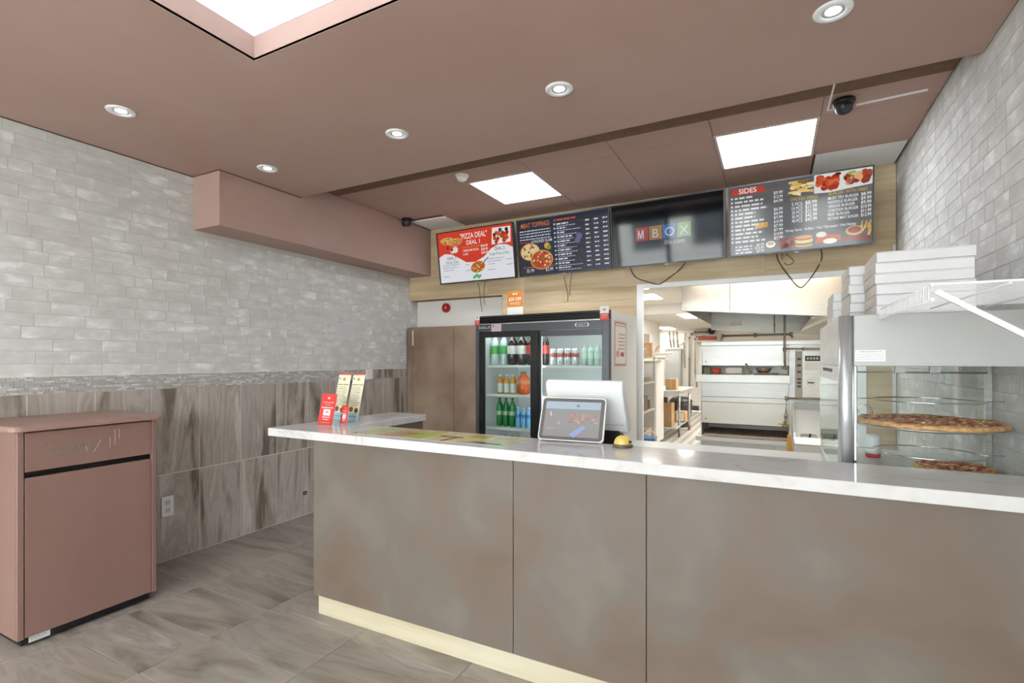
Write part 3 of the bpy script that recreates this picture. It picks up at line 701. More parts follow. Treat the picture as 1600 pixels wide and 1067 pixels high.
# ---------------------------------------------------------------- menu screens
TW, TH, TILT = .97, .56, math.radians(8)
YAW = -math.atan(.045)
def scr_deal(p):
    w, h = TW - .02, TH - .02; p.rect(0, 0, w, h, 'dfe0e6', 0)
    wave = [(0, h), (w, h)] + [(w, h * .55), (w * .92, h * .62), (w * .82, h * .64), (w * .72, h * .58), (w * .62, h * .44), (w * .5, h * .36), (w * .38, h * .37), (w * .28, h * .47), (w * .18, h * .56), (w * .08, h * .58), (0, h * .52)]
    p.pol(wave, 'cf3f2c', 1)
    p.text('"PIZZA DEAL"', w * .5, h * .83, .055, 'f4f0ea', 2, 'c', mw=w * .36); p.text('DEAL 1', w * .49, h * .71, .045, 'f4f0ea', 2, 'c', w=.9)
    p.bars(w * .34, w * .62, h * .655, .012, 'c7923c', 2)
    p.text('2 MEDIUM PIZZA', w * .34, h * .58, .022, 'f0e6de', 2, mw=w * .22); p.text('2 DIPS', w * .34, h * .51, .022, 'f0e6de', 2, w=.8)
    for k, s_ in enumerate(('$24.99', '$28.99', '$34.99')): p.text(s_, w * .68, h * (.63 - .065 * k), .024, 'f6f0ea', 3, 'r', mw=w * .09)
    p.text('DEAL 3', w * .18, h * .455, .032, '4a4450', 6, 'c', w=.85); p.text('Family Deal', w * .18, h * .375, .032, '4d9a3a', 3, 'c', w=.8)
    p.text('DEAL 2', w * .83, h * .535, .032, '4a4450', 6, 'c', w=.85); p.text('Single Pizza combo', w * .82, h * .45, .028, '4d9a3a', 3, 'c', w=.78)
    for k, (a_, b_, v) in enumerate(((.05, .28, .34), (.05, .25, .29), (.05, .2, .24), (.05, .13, .12), (.37, .42, .31), (.37, .45, .2), (.66, .88, .38), (.66, .85, .33), (.66, .76, .28), (.9, .98, .34), (.9, .98, .24), (.66, .76, .17))): p.bars(w * a_, w * b_, h * v, .011, '8d90a4', 2)
    p.pizza(w * .53, h * .26, .095, .06, 'b5622e', 2, seed=3, rot=.2); p.bars(w * .62, w * .63, h * .37, .012, '555555', 2); p.pol([(w * .60, h * .33), (w * .61, h * .32), (w * .68, h * .42), (w * .672, h * .43)], '4c4c52', 2)
    for k in range(5): p.disc(w * (.47 + .02 * k), h * (.06 + .02 * (k % 3)), .016, '4fae62', 3)
    p.pol([(w * .73, h * .65), (w * .97, h * .66), (w * .98, h * .95), (w * .75, h * .96)], 'e6e0da', 2)
    q = random.Random(5)
    for k in range(22): p.disc(w * q.uniform(.77, .94), h * q.uniform(.69, .86), .02, q.choice(['9a2f1c', 'b5421f', '7d2416', 'c65a2a']), 3 + k % 2)
    p.disc(w * .85, h * .9, .022, '4a3f7a', 5); p.disc(w * .93, h * .9, .02, '2f2a2a', 5)
    p.pizza(w * .14, h * .83, .10, .04, 'd0a25c', 2, seed=6, rot=-.05); p.pizza(w * .25, h * .79, .09, .04, 'c8843f', 4, seed=8, rot=.1)
    p.disc(w * .2, h * .63, .03, 'e6ddd6', 3); p.disc(w * .24, h * .64, .035, 'ddd6d0', 3); p.disc(w * .19, h * .65, .018, '8d2230', 4); p.rect(w * .12, h * .66, w * .15, h * .73, '8d2230', 4)
def scr_meat(p):
    w, h = TW - .02, TH - .02; p.rect(0, 0, w, h, '2c2f3c', 0); q = random.Random(9)
    p.text('MEAT TOPPINGS', w * .04, h * .86, .045, 'c9743a', 2, mw=w * .33)
    for k in range(4): p.bars(w * .02, w * .38, h * (.79 - k * .05), .014, 'c9ccd8', 2)
    p.bars(w * .02, w * .13, h * .585, .016, 'b5382c', 2); p.text('# PACKED SLAM', w * .15, h * .575, .026, 'd9dbe4', 2, mw=w * .24)
    p.pizza(w * .13, h * .42, .11, .085, 'd7c596', 2, seed=11); p.pizza(w * .26, h * .26, .125, .095, 'b5472a', 6, 40, seed=12); p.disc(w * .33, h * .5, .03, 'd6a04a', 3); p.disc(w * .35, h * .47, .025, '7a8f3a', 4)
    p.bars(w * .04, w * .19, h * .13, .014, 'b5532f', 2); p.bars(w * .25, w * .41, h * .13, .014, 'b5532f', 2)
    p.text('$1.99', w * .08, h * .05, .032, 'd9dbe4', 2, w=.8); p.text('$2.99', w * .30, h * .05, .032, 'd9dbe4', 2, w=.8)
    p.bars(w * .42, w * .66, h * .91, .022, 'c9542f', 2)
    for k in range(11):
        v = h * (.84 - k * .077); p.disc(w * .425, v + .008, .009, 'c8ccd6', 2); p.bars(w * .45, w * q.uniform(.54, .62), v, .017, 'dfe2ea', 2); p.bars(w * .45, w * q.uniform(.62, .72), v - .020, .011, 'a9aec0', 2)
        for c in (.76, .85, .94): p.bars(w * c, w * (c + .045), v, .016, 'd5d8e2', 2)
    p.disc(w * .69, h * .60, .03, '5a5f86', 3); p.disc(w * .67, h * .53, .028, '5a5f86', 3)
def scr_box(p):
    w, h = TW - .02, TH - .02; p.rect(0, 0, w, h, '101214', 0)
    for k, (c, ch) in enumerate((('c8382c', 'M'), ('c4872c', 'B'), ('2f72c4', 'O'), ('7fb84a', 'X'))):
        u = w * (.225 + k * .127); p.rect(u, h * .38, u + w * .118, h * .60, c, 1); (p.pol([(u + w * .022 + a * .052, h * .415 + b * .075) for a, b in ((0, 0), (.2, 0), (.2, .62), (.42, 0), (.58, 0), (.8, .62), (.8, 0), (1, 0), (1, 1), (.74, 1), (.5, .36), (.26, 1), (0, 1))], 'eef0f2', 2) if ch == 'M' else p.text(ch, u + w * .059, h * .415, .075, 'eef0f2', 2, 'c'))
    p.text('life.com', w * .58, h * .285, .042, 'c9cdd2', 2, 'c', w=.9)
def scr_sides(p):
    w, h = TW - .02, TH - .02; p.rect(0, 0, w, h, '5b5a5c', 0); q = random.Random(14)
    p.pol([(w * .01, h * .88), (w * .28, h * .88), (w * .26, h * .97), (w * .02, h * .97)], 'b5402e', 1); p.text('SIDES', w * .14, h * .895, .038, 'f0ece6', 2, 'c')
    rows_ = ['$9.99', '$12.99', '$4.99', None, '$6.99', '$4.99', '$7.99', '$10.99', '$7.99', '$7.99', '$14.99', '$7.99']
    for k, s_ in enumerate(rows_):
        v = h * (.82 - k * .058); p.bars(w * .04, w * q.uniform(.16, .30), v, .02, 'd4d4d4', 2)
        if s_: p.text(s_, w * .40, v, .022, 'e8e8e8', 2, 'r', mw=w * .065)
        p.disc(w * .018, v + .008, .009, 'c9c9c9', 2)
    for k, s_ in enumerate(('$6.99', '$10.99', '$3.99')):
        v = h * (.11 - k * .045); p.bars(w * .04, w * .17, v, .018, 'd4d4d4', 2); p.text(s_, w * .26, v, .02, 'e0e0e0', 2, 'r', w=.85)
    p.text('CHICKEN WINGS', w * .455, h * .69, .024, 'c9a54a', 2, mw=w * .19)
    for k, (a_, b_) in enumerate((('5 PCS', '$8.99'), ('10 PCS', '$11.99'), ('20 PCS', '$21.99'), ('30 PCS', '$42.99'), ('40 PCS', '$43.99'))):
        v = h * (.62 - k * .058); p.text(a_, w * .465, v, .024, 'e4e4e4', 2, mw=w * .075); p.text(b_, w * .64, v, .026, 'f0f0f0', 2, 'r', mw=w * .08)
    p.text('BURGER WITH FRIES', w * .72, h * .70, .024, 'c9a54a', 2, mw=w * .25)
    for k, (a_, b_) in enumerate((('MUST TRY BURGER', '$8.99'), ('NOODLE BURGER', '$9.99'), ('VEGGIE BURGER', '$9.99'), ('CHICKEN BURGER', '$10.99'), ('BEEF BURGER', '$11.99'), ('BEYOND MEAT BURGER', '$12.99'))):
        v = h * (.64 - k * .055); p.text(a_, w * .715, v, .020, 'e4e4e4', 2, w=.8, mw=w * .20); p.text(b_, w * .995, v, .022, 'f0f0f0', 2, 'r', mw=w * .065)
    p.text('Honey Garlic / Buffalo / Hot / Parmesan / Hot Honey', w * .42, h * .265, .020, 'e0e0e0', 2, mw=w * .48)
    p.pol([(w * .62, h * .75), (w * .72, h * .74), (w, h * .78), (w, h), (w * .62, h)], 'd9d9dc', 1)
    for k in range(34): u = w * q.uniform(.47, .61); v = h * q.uniform(.78, .94); p.pol([(u - .03, v), (u + .03, v + q.uniform(-.02, .02)), (u + .03, v + .014), (u - .03, v + .014)], q.choice(['d7b45c', 'e3c878', 'c39a42', '8f5a2a', 'e9d9a8']), 2 + k % 3)
    for k in range(26): p.disc(w * q.uniform(.65, .77), h * q.uniform(.80, .95), .022, q.choice(['a8321f', 'bf4a25', '8f2717', 'd0602e']), 2 + k % 3)
    for k in range(30): p.disc(w * q.uniform(.83, .98), h * q.uniform(.83, .95), .02, q.choice(['8c3420', 'a14a30', 'd7a77a', '7a2c1a']), 2 + k % 3)
    p.disc(w * .87, h * .96, .03, '9fae52', 5, .012); p.disc(w * .78, h * .97, .02, '57261a', 6, .012)
    for k in range(8): p.disc(w * (.21 + .022 * (k % 4)), h * (.39 + .03 * (k // 4)), .014, q.choice(['d09a3c', 'c48a30']), 2 + k % 2)
    p.disc(w * .31, h * .115, .034, 'e6e2da', 2, .026); p.disc(w * .31, h * .125, .024, 'b59a6a', 3, .014)
    for k in range(26): p.disc(w * q.uniform(.37, .47), h * q.uniform(.05, .17), .018, q.choice(['7d2f24', '94402f', '6b241c']), 2 + k % 3)
    for k, c in enumerate(('d9a860', '8c2f20', 'b8c06a', 'e0d0a0', 'b0382a', 'd09a50')): p.disc(w * .55, h * (.06 + k * .022), .06, c, 2 + k, .014)
    p.pol([(w * .63, h * .06), (w * .8, h * .08), (w * .8, h * .16), (w * .64, h * .19)], 'b5562c', 2); p.disc(w * .73, h * .08, .045, 'ebe6dc', 4, .02); p.disc(w * .67, h * .18, .035, 'd9d4c8', 3, .02)
    p.disc(w * .89, h * .19, .055, 'c9a070', 3, .035); p.disc(w * .89, h * .2, .042, '8f4a38', 4, .024)
    for k in range(16): u = w * q.uniform(.93, .985); v = h * q.uniform(.1, .24); p.pol([(u - .004, v), (u + .004, v), (u + .014, v + .04), (u + .006, v + .04)], q.choice(['d9b45a', 'c79a3c']), 3 + k % 2)
    p.pol([(w * .8, h * .05), (w * .99, h * .06), (w * .98, h * .12), (w * .82, h * .13)], '8a4030', 2)
tvs = ((-3.32, 'wall menu screen with red and white pizza deals, leftmost of the four', scr_deal, SCREEN),
       (-2.306, 'dark wall menu screen listing meat toppings beside two pizzas', scr_meat, SCREEN),
       (-1.329, 'wall screen showing four coloured letter squares on a dark glossy background', scr_box, SCREEND),
       (-.335, 'grey wall menu screen listing sides, wings and burgers with fries', scr_sides, SCREEN))
for x, lab, fn, m in tvs:
    y = 4.66 - .045 * (x + 3.35)
    t = thing('menu_screen', lab, 'screen', (x, y, 2.272), group='menu screens on the back wall', rot=(0, 0, YAW))
    E_ = (TILT, 0, 0)
    obj('housing', MB().box(0, TW, .012, .045, 0, TH), DKGREY, t, .003, rot=E_)
    obj('bezel', MB().box(0, .010, 0, .0115, 0, TH).box(TW - .010, TW, 0, .0115, 0, TH).box(.010, TW - .010, 0, .0115, 0, .012).box(.010, TW - .010, 0, .0115, TH - .010, TH), mat('bezel', '303134' if fn is scr_deal or fn is scr_meat else '6c6c6a', .3, .3), t, rot=E_)
    p = Print(); fn(p)
    obj('picture', p, m, t, loc=(.010, -math.sin(TILT) * .011 + .0095, .0115 + .0015), rot=E_, recalc=False)
    obj('sensor', MB().box(TW * .5 - .015, TW * .5 + .015, .004, .012, -.008, -.0005), WHITE, t, rot=E_)
    wy = YB - y + .045 * .5
    obj('wall_bracket', MB().box(TW * .3, TW * .34, .05, wy + .0, .1, .2).box(TW * .66, TW * .7, .05, wy - .02, .1, .2), BLACK, t)
def cable(lab, pts, r=.004):
    P_ = [Vector(p) for p in pts]; out = []
    for i in range(len(P_) - 1):
        for k in range(5):
            s_ = k / 5; a_ = P_[max(i - 1, 0)]; b_ = P_[i]; c_ = P_[i + 1]; d_ = P_[min(i + 2, len(P_) - 1)]
            out.append(.5 * ((2 * b_) + (c_ - a_) * s_ + (2 * a_ - 5 * b_ + 4 * c_ - d_) * s_ ** 2 + (3 * b_ - a_ - 3 * c_ + d_) * s_ ** 3))
    out.append(P_[-1])
    return tag(obj('power_cable', MB().tube(out, r, 6), CABLE), lab, 'cable', 'cables under the menu screens')
yc = YB - .008
cable('thin dark cable dangling under the left menu screen, near the coupon', [ony(744, 436, 4.70), ony(748, 447, yc), ony(750, 462, yc), ony(753, 487, yc)], .003)
cable('second thin cable under the pizza deal screen', [ony(758, 435, 4.70), ony(757, 446, yc), ony(756, 460, yc), ony(757, 476, yc)], .003)
cable('thin dark cable dangling under the meat toppings screen', [ony(880, 425, 4.68), ony(884, 445, yc), ony(887, 458, yc), ony(887, 471, yc)], .003)
cable('second thin cable under the meat toppings screen', [ony(894, 424, 4.68), ony(891, 442, yc), ony(890.5, 462, yc)], .003)
cable('dark cable looping over the opening under the letter screen', [ony(984, 416, 4.62), ony(992, 432, yc), ony(1010, 440, YB - .022), ony(1027, 444, YB - .022), ony(1036, 441, YB - .022), ony(1048, 432, yc), ony(1060, 423, yc), ony(1072, 408, 4.62)], .005)
cable('dark cable loop hanging at the right under the sides menu screen', [ony(1213, 394, 4.60), ony(1216, 407, yc), ony(1230, 428, YB - .022), ony(1249, 449, YB - .022), ony(1262, 440, YB - .022), ony(1275, 422, yc), ony(1284, 404, yc), ony(1283, 388, 4.60)], .005)
cable('thin cable curl under the middle of the sides menu screen', [ony(1222, 394, 4.60), ony(1222, 404, yc), ony(1230, 414, yc), ony(1240, 408, yc), ony(1228, 396, yc)], .003)

# ---------------------------------------------------------------- on the counter
def flyer(name, lab, px0, Y, w, h, fn, lean=.12, rz=0.0, group=None):
    P0 = onz(px0, 660, SZ); X = ony(px0, 660, Y).x
    t = thing(name, lab, 'flyer', (X, Y, SZ), rz, group)
    obj('holder', MB().box(-.004, w + .004, .0016, .003, .004, h * .9), GLASS, t, rot=(-lean, 0, 0))
    obj('foot', MB().box(-.004, w + .004, -.004, .07, .0003, .0022), GLASS, t)
    p = Print(); fn(p, w, h)
    obj('sheet', MB().box(0, w, .0002, .001, .0035, h + .0025), WHITE, t, rot=(-lean, 0, 0))
    obj('print', p, PRINT, t, loc=(0, -.0004, .0035), rot=(-lean, 0, 0), recalc=False)
    return t
def fl_red(p, w, h):
    p.rect(0, 0, w, h, 'd23c36', 0); hut(p, w * .5, h * .84, w * .1, 'f3e9e4', 'f3e9e4', 1); p.bars(w * .16, w * .84, h * .7, h * .035, 'f0cfc9', 1); p.bars(w * .3, w * .7, h * .63, h * .02, 'f0cfc9', 1); p.bars(w * .12, w * .88, h * .53, h * .045, 'f6e9e5', 1)
    p.rect(w * .27, h * .29, w * .73, h * .49, 'f2efec', 1); hut(p, w * .5, h * .38, w * .13, '3a3a48', 'c0392b', 2); p.bars(w * .25, w * .75, h * .22, h * .04, 'f6e9e5', 1); p.bars(w * .32, w * .68, h * .15, h * .035, 'f6e9e5', 1); p.bars(w * .2, w * .8, h * .05, h * .02, 'e0b06a', 1)
def fl_menu(p, w, h):
    p.rect(0, 0, w, h, 'ece3c0', 0); p.rect(0, h * .965, w, h, 'd4573c', 1); p.disc(w * .12, h * .89, w * .07, '4f9fc0', 1); hut(p, w * .5, h * .86, w * .18, '7a4a22', '9a3a20', 1)
    p.bars(w * .04, w * .96, h * .75, h * .025, '5a3f2a', 1); q = random.Random(3)
    for k in range(12):
        p.bars(w * .04, w * q.uniform(.7, .98), h * (.70 - k * .035), h * .016, q.choice(['8a8a6a', '6f8a7a', 'a86a3a', '55606a']), 1)
    p.rect(0, 0, w, h * .16, 'a9cfd8', 1); p.disc(w * .3, h * .24, w * .17, '8a4a2a', 2); p.disc(w * .75, h * .22, w * .16, '7a4a30', 2); p.bars(w * .2, w * .9, h * .08, h * .025, '4f86b0', 2)
flyer('menu_flyer', 'tall cream menu leaflet with red top edge, left of the pair on the counter', 517.5, 2.40, .105, .31, fl_menu, .24, 0, 'cream menu leaflets')
flyer('menu_flyer', 'tall cream menu leaflet with red top edge, right of the pair on the counter', 540, 2.405, .10, .31, fl_menu, .24, 0, 'cream menu leaflets')
flyer('red_flyer', 'large red card with white emblem box standing at the counter corner', 496, 2.20, .125, .188, fl_red, .22)
flyer('red_card', 'small red card with white emblem in front of the cream menus', 531, 2.27, .055, .115, fl_red, .2)
def mat_print(kind):
    p = Print(); w, h = .47, .27; q = random.Random(kind)
    if kind == 1:
        p.rect(0, 0, w, h, 'd6cfa0', 0); p.pol([(0, 0), (.12, 0), (.2, h), (.05, h)], 'b5bf6a', 1); p.pol([(.16, 0), (.30, 0), (.36, h * .6), (.2, h * .7)], 'd3a06a', 1); p.pol([(.30, .02), (.46, .0), (.47, h), (.37, h)], 'c3cf5e', 1); p.pol([(.15, .17), (.34, .2), (.32, h), (.16, h)], 'd9b886', 2)
        for k in range(8): p.bars(.17, .29, .03 + k * .02, .006, 'b07a4a', 3)
    else:
        p.rect(0, 0, w, h, 'dccf94', 0); p.rect(.02, .12, .16, .15, '7a4a24', 1); p.pol([(.1, .0), (.125, 0), (.14, .12), (.115, .12)], '8f5c2c', 1); p.pol([(.19, .0), (.46, 0), (.46, .03), (.2, .045)], '9fc4b4', 1)
        p.pol([(.25, .03), (.42, .02), (.43, .05), (.27, .06)], '6f5230', 2); p.pol([(.3, .14), (.44, .12), (.45, .25), (.31, .26)], 'd8dcc0', 1); p.pol([(.17, .16), (.28, .16), (.28, .25), (.17, .25)], 'c9b45e', 1)
        for k in range(7): p.bars(.32, .43, .15 + k * .014, .005, '8a8f6a', 2)
    return p
for k, (x, lab) in enumerate(((-2.03, 'glossy green and orange menu sheet lying on the counter, left of the two'), (-1.555, 'glossy yellow menu sheet with brown bands lying on the counter, right of the two'))):
    t = thing('counter_menu_sheet', lab, 'menu', (x, 2.02, SZ), 0)
    obj('sheet', MB().box(0, .47, 0, .27, .0004, .0012), WHITE, t)
    obj('print', mat_print(k + 1), PRINTG, t, loc=(0, 0, .0013), rot=(-math.pi / 2, 0, 0), recalc=False)

# payment display
t = thing('customer_display', 'white framed customer touch screen leaning on the counter edge', 'tablet', (-1.035, 2.262, SZ + .0015), math.radians(5))
w, h = .325, .222; tilt = (math.radians(-24), 0, 0)
def rrect(x0, x1, z0, z1, r, n=5):
    o = []
    for cx, cz, a0 in ((x1 - r, z0 + r, -math.pi / 2), (x1 - r, z1 - r, 0), (x0 + r, z1 - r, math.pi / 2), (x0 + r, z0 + r, math.pi)):
        for k in range(n + 1): a_ = a0 + k * math.pi / 2 / n; o.append((cx + r * math.cos(a_), cz + r * math.sin(a_)))
    return o
obj('housing', MB().prism(rrect(0, w, 0, h, .02), 'y', .0, .016), WHITE, t, .002, rot=tilt, loc=(0, 0, .003))
obj('bezel', MB().prism(rrect(.006, w - .006, .006, h - .006, .016), 'y', -.0012, -.0002), mat('tablet_bezel', '625c56', .45, spec=.3), t, rot=tilt, loc=(0, 0, .003))
p = Print(); p.rect(.024, .022, w - .024, h - .022, '9b9894', 0); p.rect(.024, h - .06, w - .024, h - .022, 'b4c4d2', 1); hut(p, w * .58, h - .046, .012, '5a5560', '8a5a50', 2)
q = random.Random(8)
for k in range(26): p.disc(q.uniform(.14, .285), q.uniform(.095, .135), .009, q.choice(['c08a74', 'bd7f6a', 'b59a80', 'c7a890']), 1 + k % 3, .006, 9)
p.pol([(.155, .035), (.18, .018), (.235, .07), (.22, .082)], '9aaee0', 2); p.pol([(.05, .14), (.056, .12), (.06, .13), (.055, .15)], 'd6d6d6', 2); p.bars(.04, .08, .06, .004, 'c7cbe0', 2); p.disc(.1, .09, .008, 'c0a8b0', 2)
obj('picture', p, TABS, t, rot=tilt, loc=(0, -.0019, .0027), recalc=False)
obj('stand', MB().prism([(.03, 0), (.12, 0), (.12, .004), (.085, .10), (.07, .115)], 'x', .1, .22), WHITE, t)
obj('foot', MB().box(.02, w - .02, .0, .03, 0.0005, .004), mat('rubber_grey', '55524e', .6), t)

t = thing('pos_terminal', 'white point-of-sale terminal with its back towards the customer', 'cash register', (-.86, 2.55, .9), math.radians(2))
# monitor shell seen from behind: top leans to the customer, bottom to the cashier
pr_ = [(-.125, .425), (-.135, .405), (-.13, .38), (-.02, .165), (.0, .16), (.075, .165), (.09, .18), (-.10, .43)]
obj('rear_shell', MB().prism(pr_, 'x', -.20, .20), WHITE, t, .008, 2)
obj('screen', MB().hexa([(-.19, .092, .182), (.19, .092, .182), (.19, .097, .186), (-.19, .097, .186), (-.19, -.080, .40), (.19, -.080, .40), (.19, -.075, .404), (-.19, -.075, .404)]), BLACK, t)
vm = MB()
for k in range(14): vm.box(.075 + k * .008, .079 + k * .008, -.040, -.030, .20, .222)
obj('vent_slots', vm, mat('vent_grey', '8a8884', .6), t)
obj('neck', MB().box(.06, .16, -.03, .05, .03, .17), BLACK, t, .004)
obj('base', MB().box(-.14, .18, -.10, .10, .001, .03), BLACK, t, .006)

t = thing('service_bell', 'yellow domed counter bell with dark base beside the touch screen', 'bell', (onz(973, 698, SZ).x, onz(973, 698, SZ).y, SZ))
obj('base', MB().lathe([(.045, .0005), (.048, .004), (.044, .011), (.036, .014)], n=24), mat('bell_base', '6b6558', .35, .4), t)
obj('dome', MB().lathe([(.0385, .013), (.039, .02), (.035, .034), (.025, .045), (.012, .051), (.001, .0525)], n=24), mat('bell_yellow', 'e3c267', .3), t)
obj('button', MB().lathe([(.005, .05), (.005, .058), (.001, .06)], n=12), mat('bell_button', '5c5040', .4, .3), t)
obj('clapper_slot', MB().box(.018, .034, -.032, -.018, .022, .03), BLACK, t, .002, rot=(0, 0, .5))

# ---------------------------------------------------------------- pizza display case
cx0, cx1, cy0, cy1, cb, cm, ctp = .225, XR - .012, 2.345, 3.33, .9015, 1.407, 1.604
t = thing('pizza_display_case', 'grey steel pizza warming case with glass sides and a round front post', 'display case', ((cx0 + cx1) / 2, (cy0 + cy1) / 2, cb))
mx, my = (cx0 + cx1) / 2, (cy0 + cy1) / 2
def cbx(m, x0, x1, y0, y1, z0, z1): return m.box(x0 - mx, x1 - mx, y0 - my, y1 - my, z0 - cb, z1 - cb)
obj('front_hood', cbx(MB(), cx0 + .045, cx1, cy0, cy0 + .012, cm, ctp), CASEGREY, t, .002)
obj('side_hood', cbx(MB(), cx0, cx0 + .012, cy0 + .03, cy1, cm + .0, ctp), STEELM, t, .002)
obj('top_panel', cbx(MB(), cx0 + .012, cx1, cy0 + .012, cy1, ctp - .012, ctp - .001), CASEGREY, t)
obj('ceiling_panel', cbx(MB(), cx0 + .012, cx1, cy0 + .012, cy1, cm + .01, cm + .02), STEELM, t)
obj('control_strip', cbx(cbx(MB(), cx0 - .001, cx0 + .008, cy0 + .06, cy1 - .01, cm - .045, cm - .001), cx0 - .002, cx0 + .01, cy0 + .06, cy1, cm - .065, cm - .046), WHITEP, t)
ds = MB()
for k in range(7): ds.lathe([(.008, 0), (.008, .003)], (cx0 - .0045 - mx, cy0 + .30 + k * .07 - my, cm - .022 - cb), 8, 'x')
obj('control_marks', ds, DKGREY, t)
obj('corner_post', MB().lathe([(.026, 0), (.026, ctp - cb - .002)], (cx0 + .022 - mx, cy0 + .022 - my, 0), 24), mat('post_steel', 'cfd1d1', .34, .75), t)
obj('inner_post', cbx(MB(), cx0 + .046, cx0 + .056, cy0 + .008, cy0 + .03, cb, cm), CHROME, t, .002)
obj('front_pane', cbx(MB(), cx0 + .057, cx1, cy0 + .004, cy0 + .009, cb + .05, cm), GLASS, t)
obj('side_pane', cbx(MB(), cx0 + .002, cx0 + .007, cy0 + .05, cy1 - .004, cb + .05, cm - .066), GLASSG, t)
obj('rear_pane', cbx(MB(), cx0 + .01, cx1, cy1 - .008, cy1 - .003, cb + .05, cm), GLASSG, t)
obj('rear_post', cbx(MB(), .785, .806, 2.80, 2.825, cb + .03, cm + .01), STEEL, t, .002)
obj('edge_trim', cbx(MB(), cx0 - .002, cx0 + .01, cy1 - .004, cy1, cb, cm), GLASSG, t)
obj('base', cbx(MB(), cx0, cx1, cy0, cy1, cb + .0005, cb + .05), STEELM, t, .003)
pc = (.545, 2.625)
for z_ in (1.268, 1.058):
    rk = obj('rack_ring', MB().ring((.543 - mx, 2.58 - my, z_ - cb), .178, .0028, 40).tube([(cx0 + .05 - mx, 2.60 - my, z_ - cb), (.372 - mx, 2.60 - my, z_ - cb)], .0022, 6).tube([(.714 - mx, 2.60 - my, z_ - cb), (.79 - mx, 2.62 - my, z_ - cb)], .0022, 6), CHROME, t)
obj('rack_bar', MB().tube([(cx0 + .06 - mx, 2.80 - my, 1.375 - cb), (.79 - mx, 2.80 - my, 1.375 - cb)], .004, 8), STEEL, t)
obj('hinge_clip', cbx(cbx(MB(), .40, .435, 2.36, 2.375, cm - .025, cm), .505, .535, 2.36, 2.375, cm - .025, cm), mat('clip_grey', '8f8f8b', .4, .4), t)
lb = Print(); lb.rect(0, 0, .096, .043, 'e4e4e2', 0); lb.bars(.012, .084, .035, .0045, '9a9a9a', 1)
for k in range(4): lb.bars(.004, .092, .027 - k * .007, .003, 'b0b0b0', 1)
obj('notice_sticker', lb, PRINT, t, loc=(cx0 + .049 - mx, cy0 - .0008 - my, cm + .018 - cb), recalc=False, label='white printed notice sticker')

def pizza(name, lab, loc, r, tray, seed, tilt=(0, 0, 0)):
    q = random.Random(seed)
    t = thing(name, lab, 'pizza', loc, rot=tilt)
    n = 56; cr = MB(); prof = []
    rim = [r * (1 + .018 * math.sin(k * .9 + seed) + q.uniform(-.006, .006)) for k in range(n)]
    rings_ = [(1.0, .002), (1.0, .012), (.965, .021), (.93, .017), (.88, .013), (.5, .014), (.02, .015)]
    for f_, z_ in rings_:
        for k in range(n):
            a_ = 2 * math.pi * k / n; cr.v.append((rim[k] * f_ * math.cos(a_), rim[k] * f_ * math.sin(a_), z_ + (q.uniform(-.0018, .003) if 0 < z_ - .01 else 0)))
    for j in range(len(rings_) - 1):
        for k in range(n): cr.face([j * n + k, j * n + (k + 1) % n, (j + 1) * n + (k + 1) % n, (j + 1) * n + k], None, True)
    obj('crust', cr, noise_mat('baked_crust', [(.3, 'a8713c'), (.5, 'd0a063'), (.75, 'e3c08a')], 40, rough=.7, bump=.4, bscale=60), t)
    sc_ = MB()
    rr_ = [(.93, .0175), (.7, .0185), (.4, .0185), (.02, .019)]
    for f_, z_ in rr_:
        for k in range(n):
            a_ = 2 * math.pi * k / n; sc_.v.append((rim[k] * f_ * math.cos(a_), rim[k] * f_ * math.sin(a_), z_ + q.uniform(-.001, .002)))
    for j in range(3):
        for k in range(n): sc_.face([j * n + k, j * n + (k + 1) % n, (j + 1) * n + (k + 1) % n, (j + 1) * n + k], None, True)
    obj('sauce_and_cheese', sc_, noise_mat('sauce_cheese', [(.34, '8f3416'), (.46, 'b2501f'), (.56, 'cf7f35'), (.68, 'e6bd72')], 34, rough=.45, bump=.6, bscale=70), t)
    ch = MB()
    for k in range(230):
        a_ = q.uniform(0, 6.28); d_ = math.sqrt(q.random()) * r * .9; s_ = q.uniform(.004, .011)
        ch.lathe([(s_, 0), (s_ * .8, s_ * .35), (.0005, s_ * .5)], (d_ * math.cos(a_), d_ * math.sin(a_), .018), 6)
    obj('topping_crumbs', ch, island_mat('pizza_crumbs', [(0, '8a2c12'), (.35, 'a8401b'), (.6, 'c06c34'), (.82, 'e6c688')], .5), t, kind='stuff')
    return t
tz = 1.160
tt = thing('pizza_tray', 'round silver pizza tray under the large pizza in the case', 'tray', (pc[0], pc[1], tz))
obj('plate', MB().lathe([(.0005, 0), (.248, 0), (.259, .004), (.261, .008), (.256, .006), (.245, .0035), (.0005, .003)], n=56), STEEL, tt)
obj('rack_support', MB().ring((0, -.02, -.004), .178, .003, 40).tube([(-.29, .0, -.004), (-.17, .0, -.004)], .0025, 6).tube([(.17, .0, -.004), (.24, .0, -.004)], .0025, 6), CHROME, tt)
pizza('pizza', 'large meat pizza on the silver tray in the display case', (pc[0] + .012, pc[1] + .01, tz + .0042), .243, None, 5, (math.radians(0), 0, 0))
pizza('pizza', 'cheese pizza at the bottom of the display case below the counter edge', (.66, 2.72, .97), .13, None, 8)
tt = thing('pizza_tray', 'lower round tray under the cheese pizza at the case bottom', 'tray', (.66, 2.72, .9525))
obj('plate', MB().lathe([(.0005, .012), (.13, .012), (.138, .016), (.14, .014), (.131, .009), (.0005, .009)], n=40), STEEL, tt)
obj('stand', MB().lathe([(.06, 0), (.05, .009)], n=20), STEEL, tt)
t = thing('pizza_cutter_handle', 'curved wire handle standing at the rim of the large pizza', 'tool', (.36, 2.76, tz + .03))
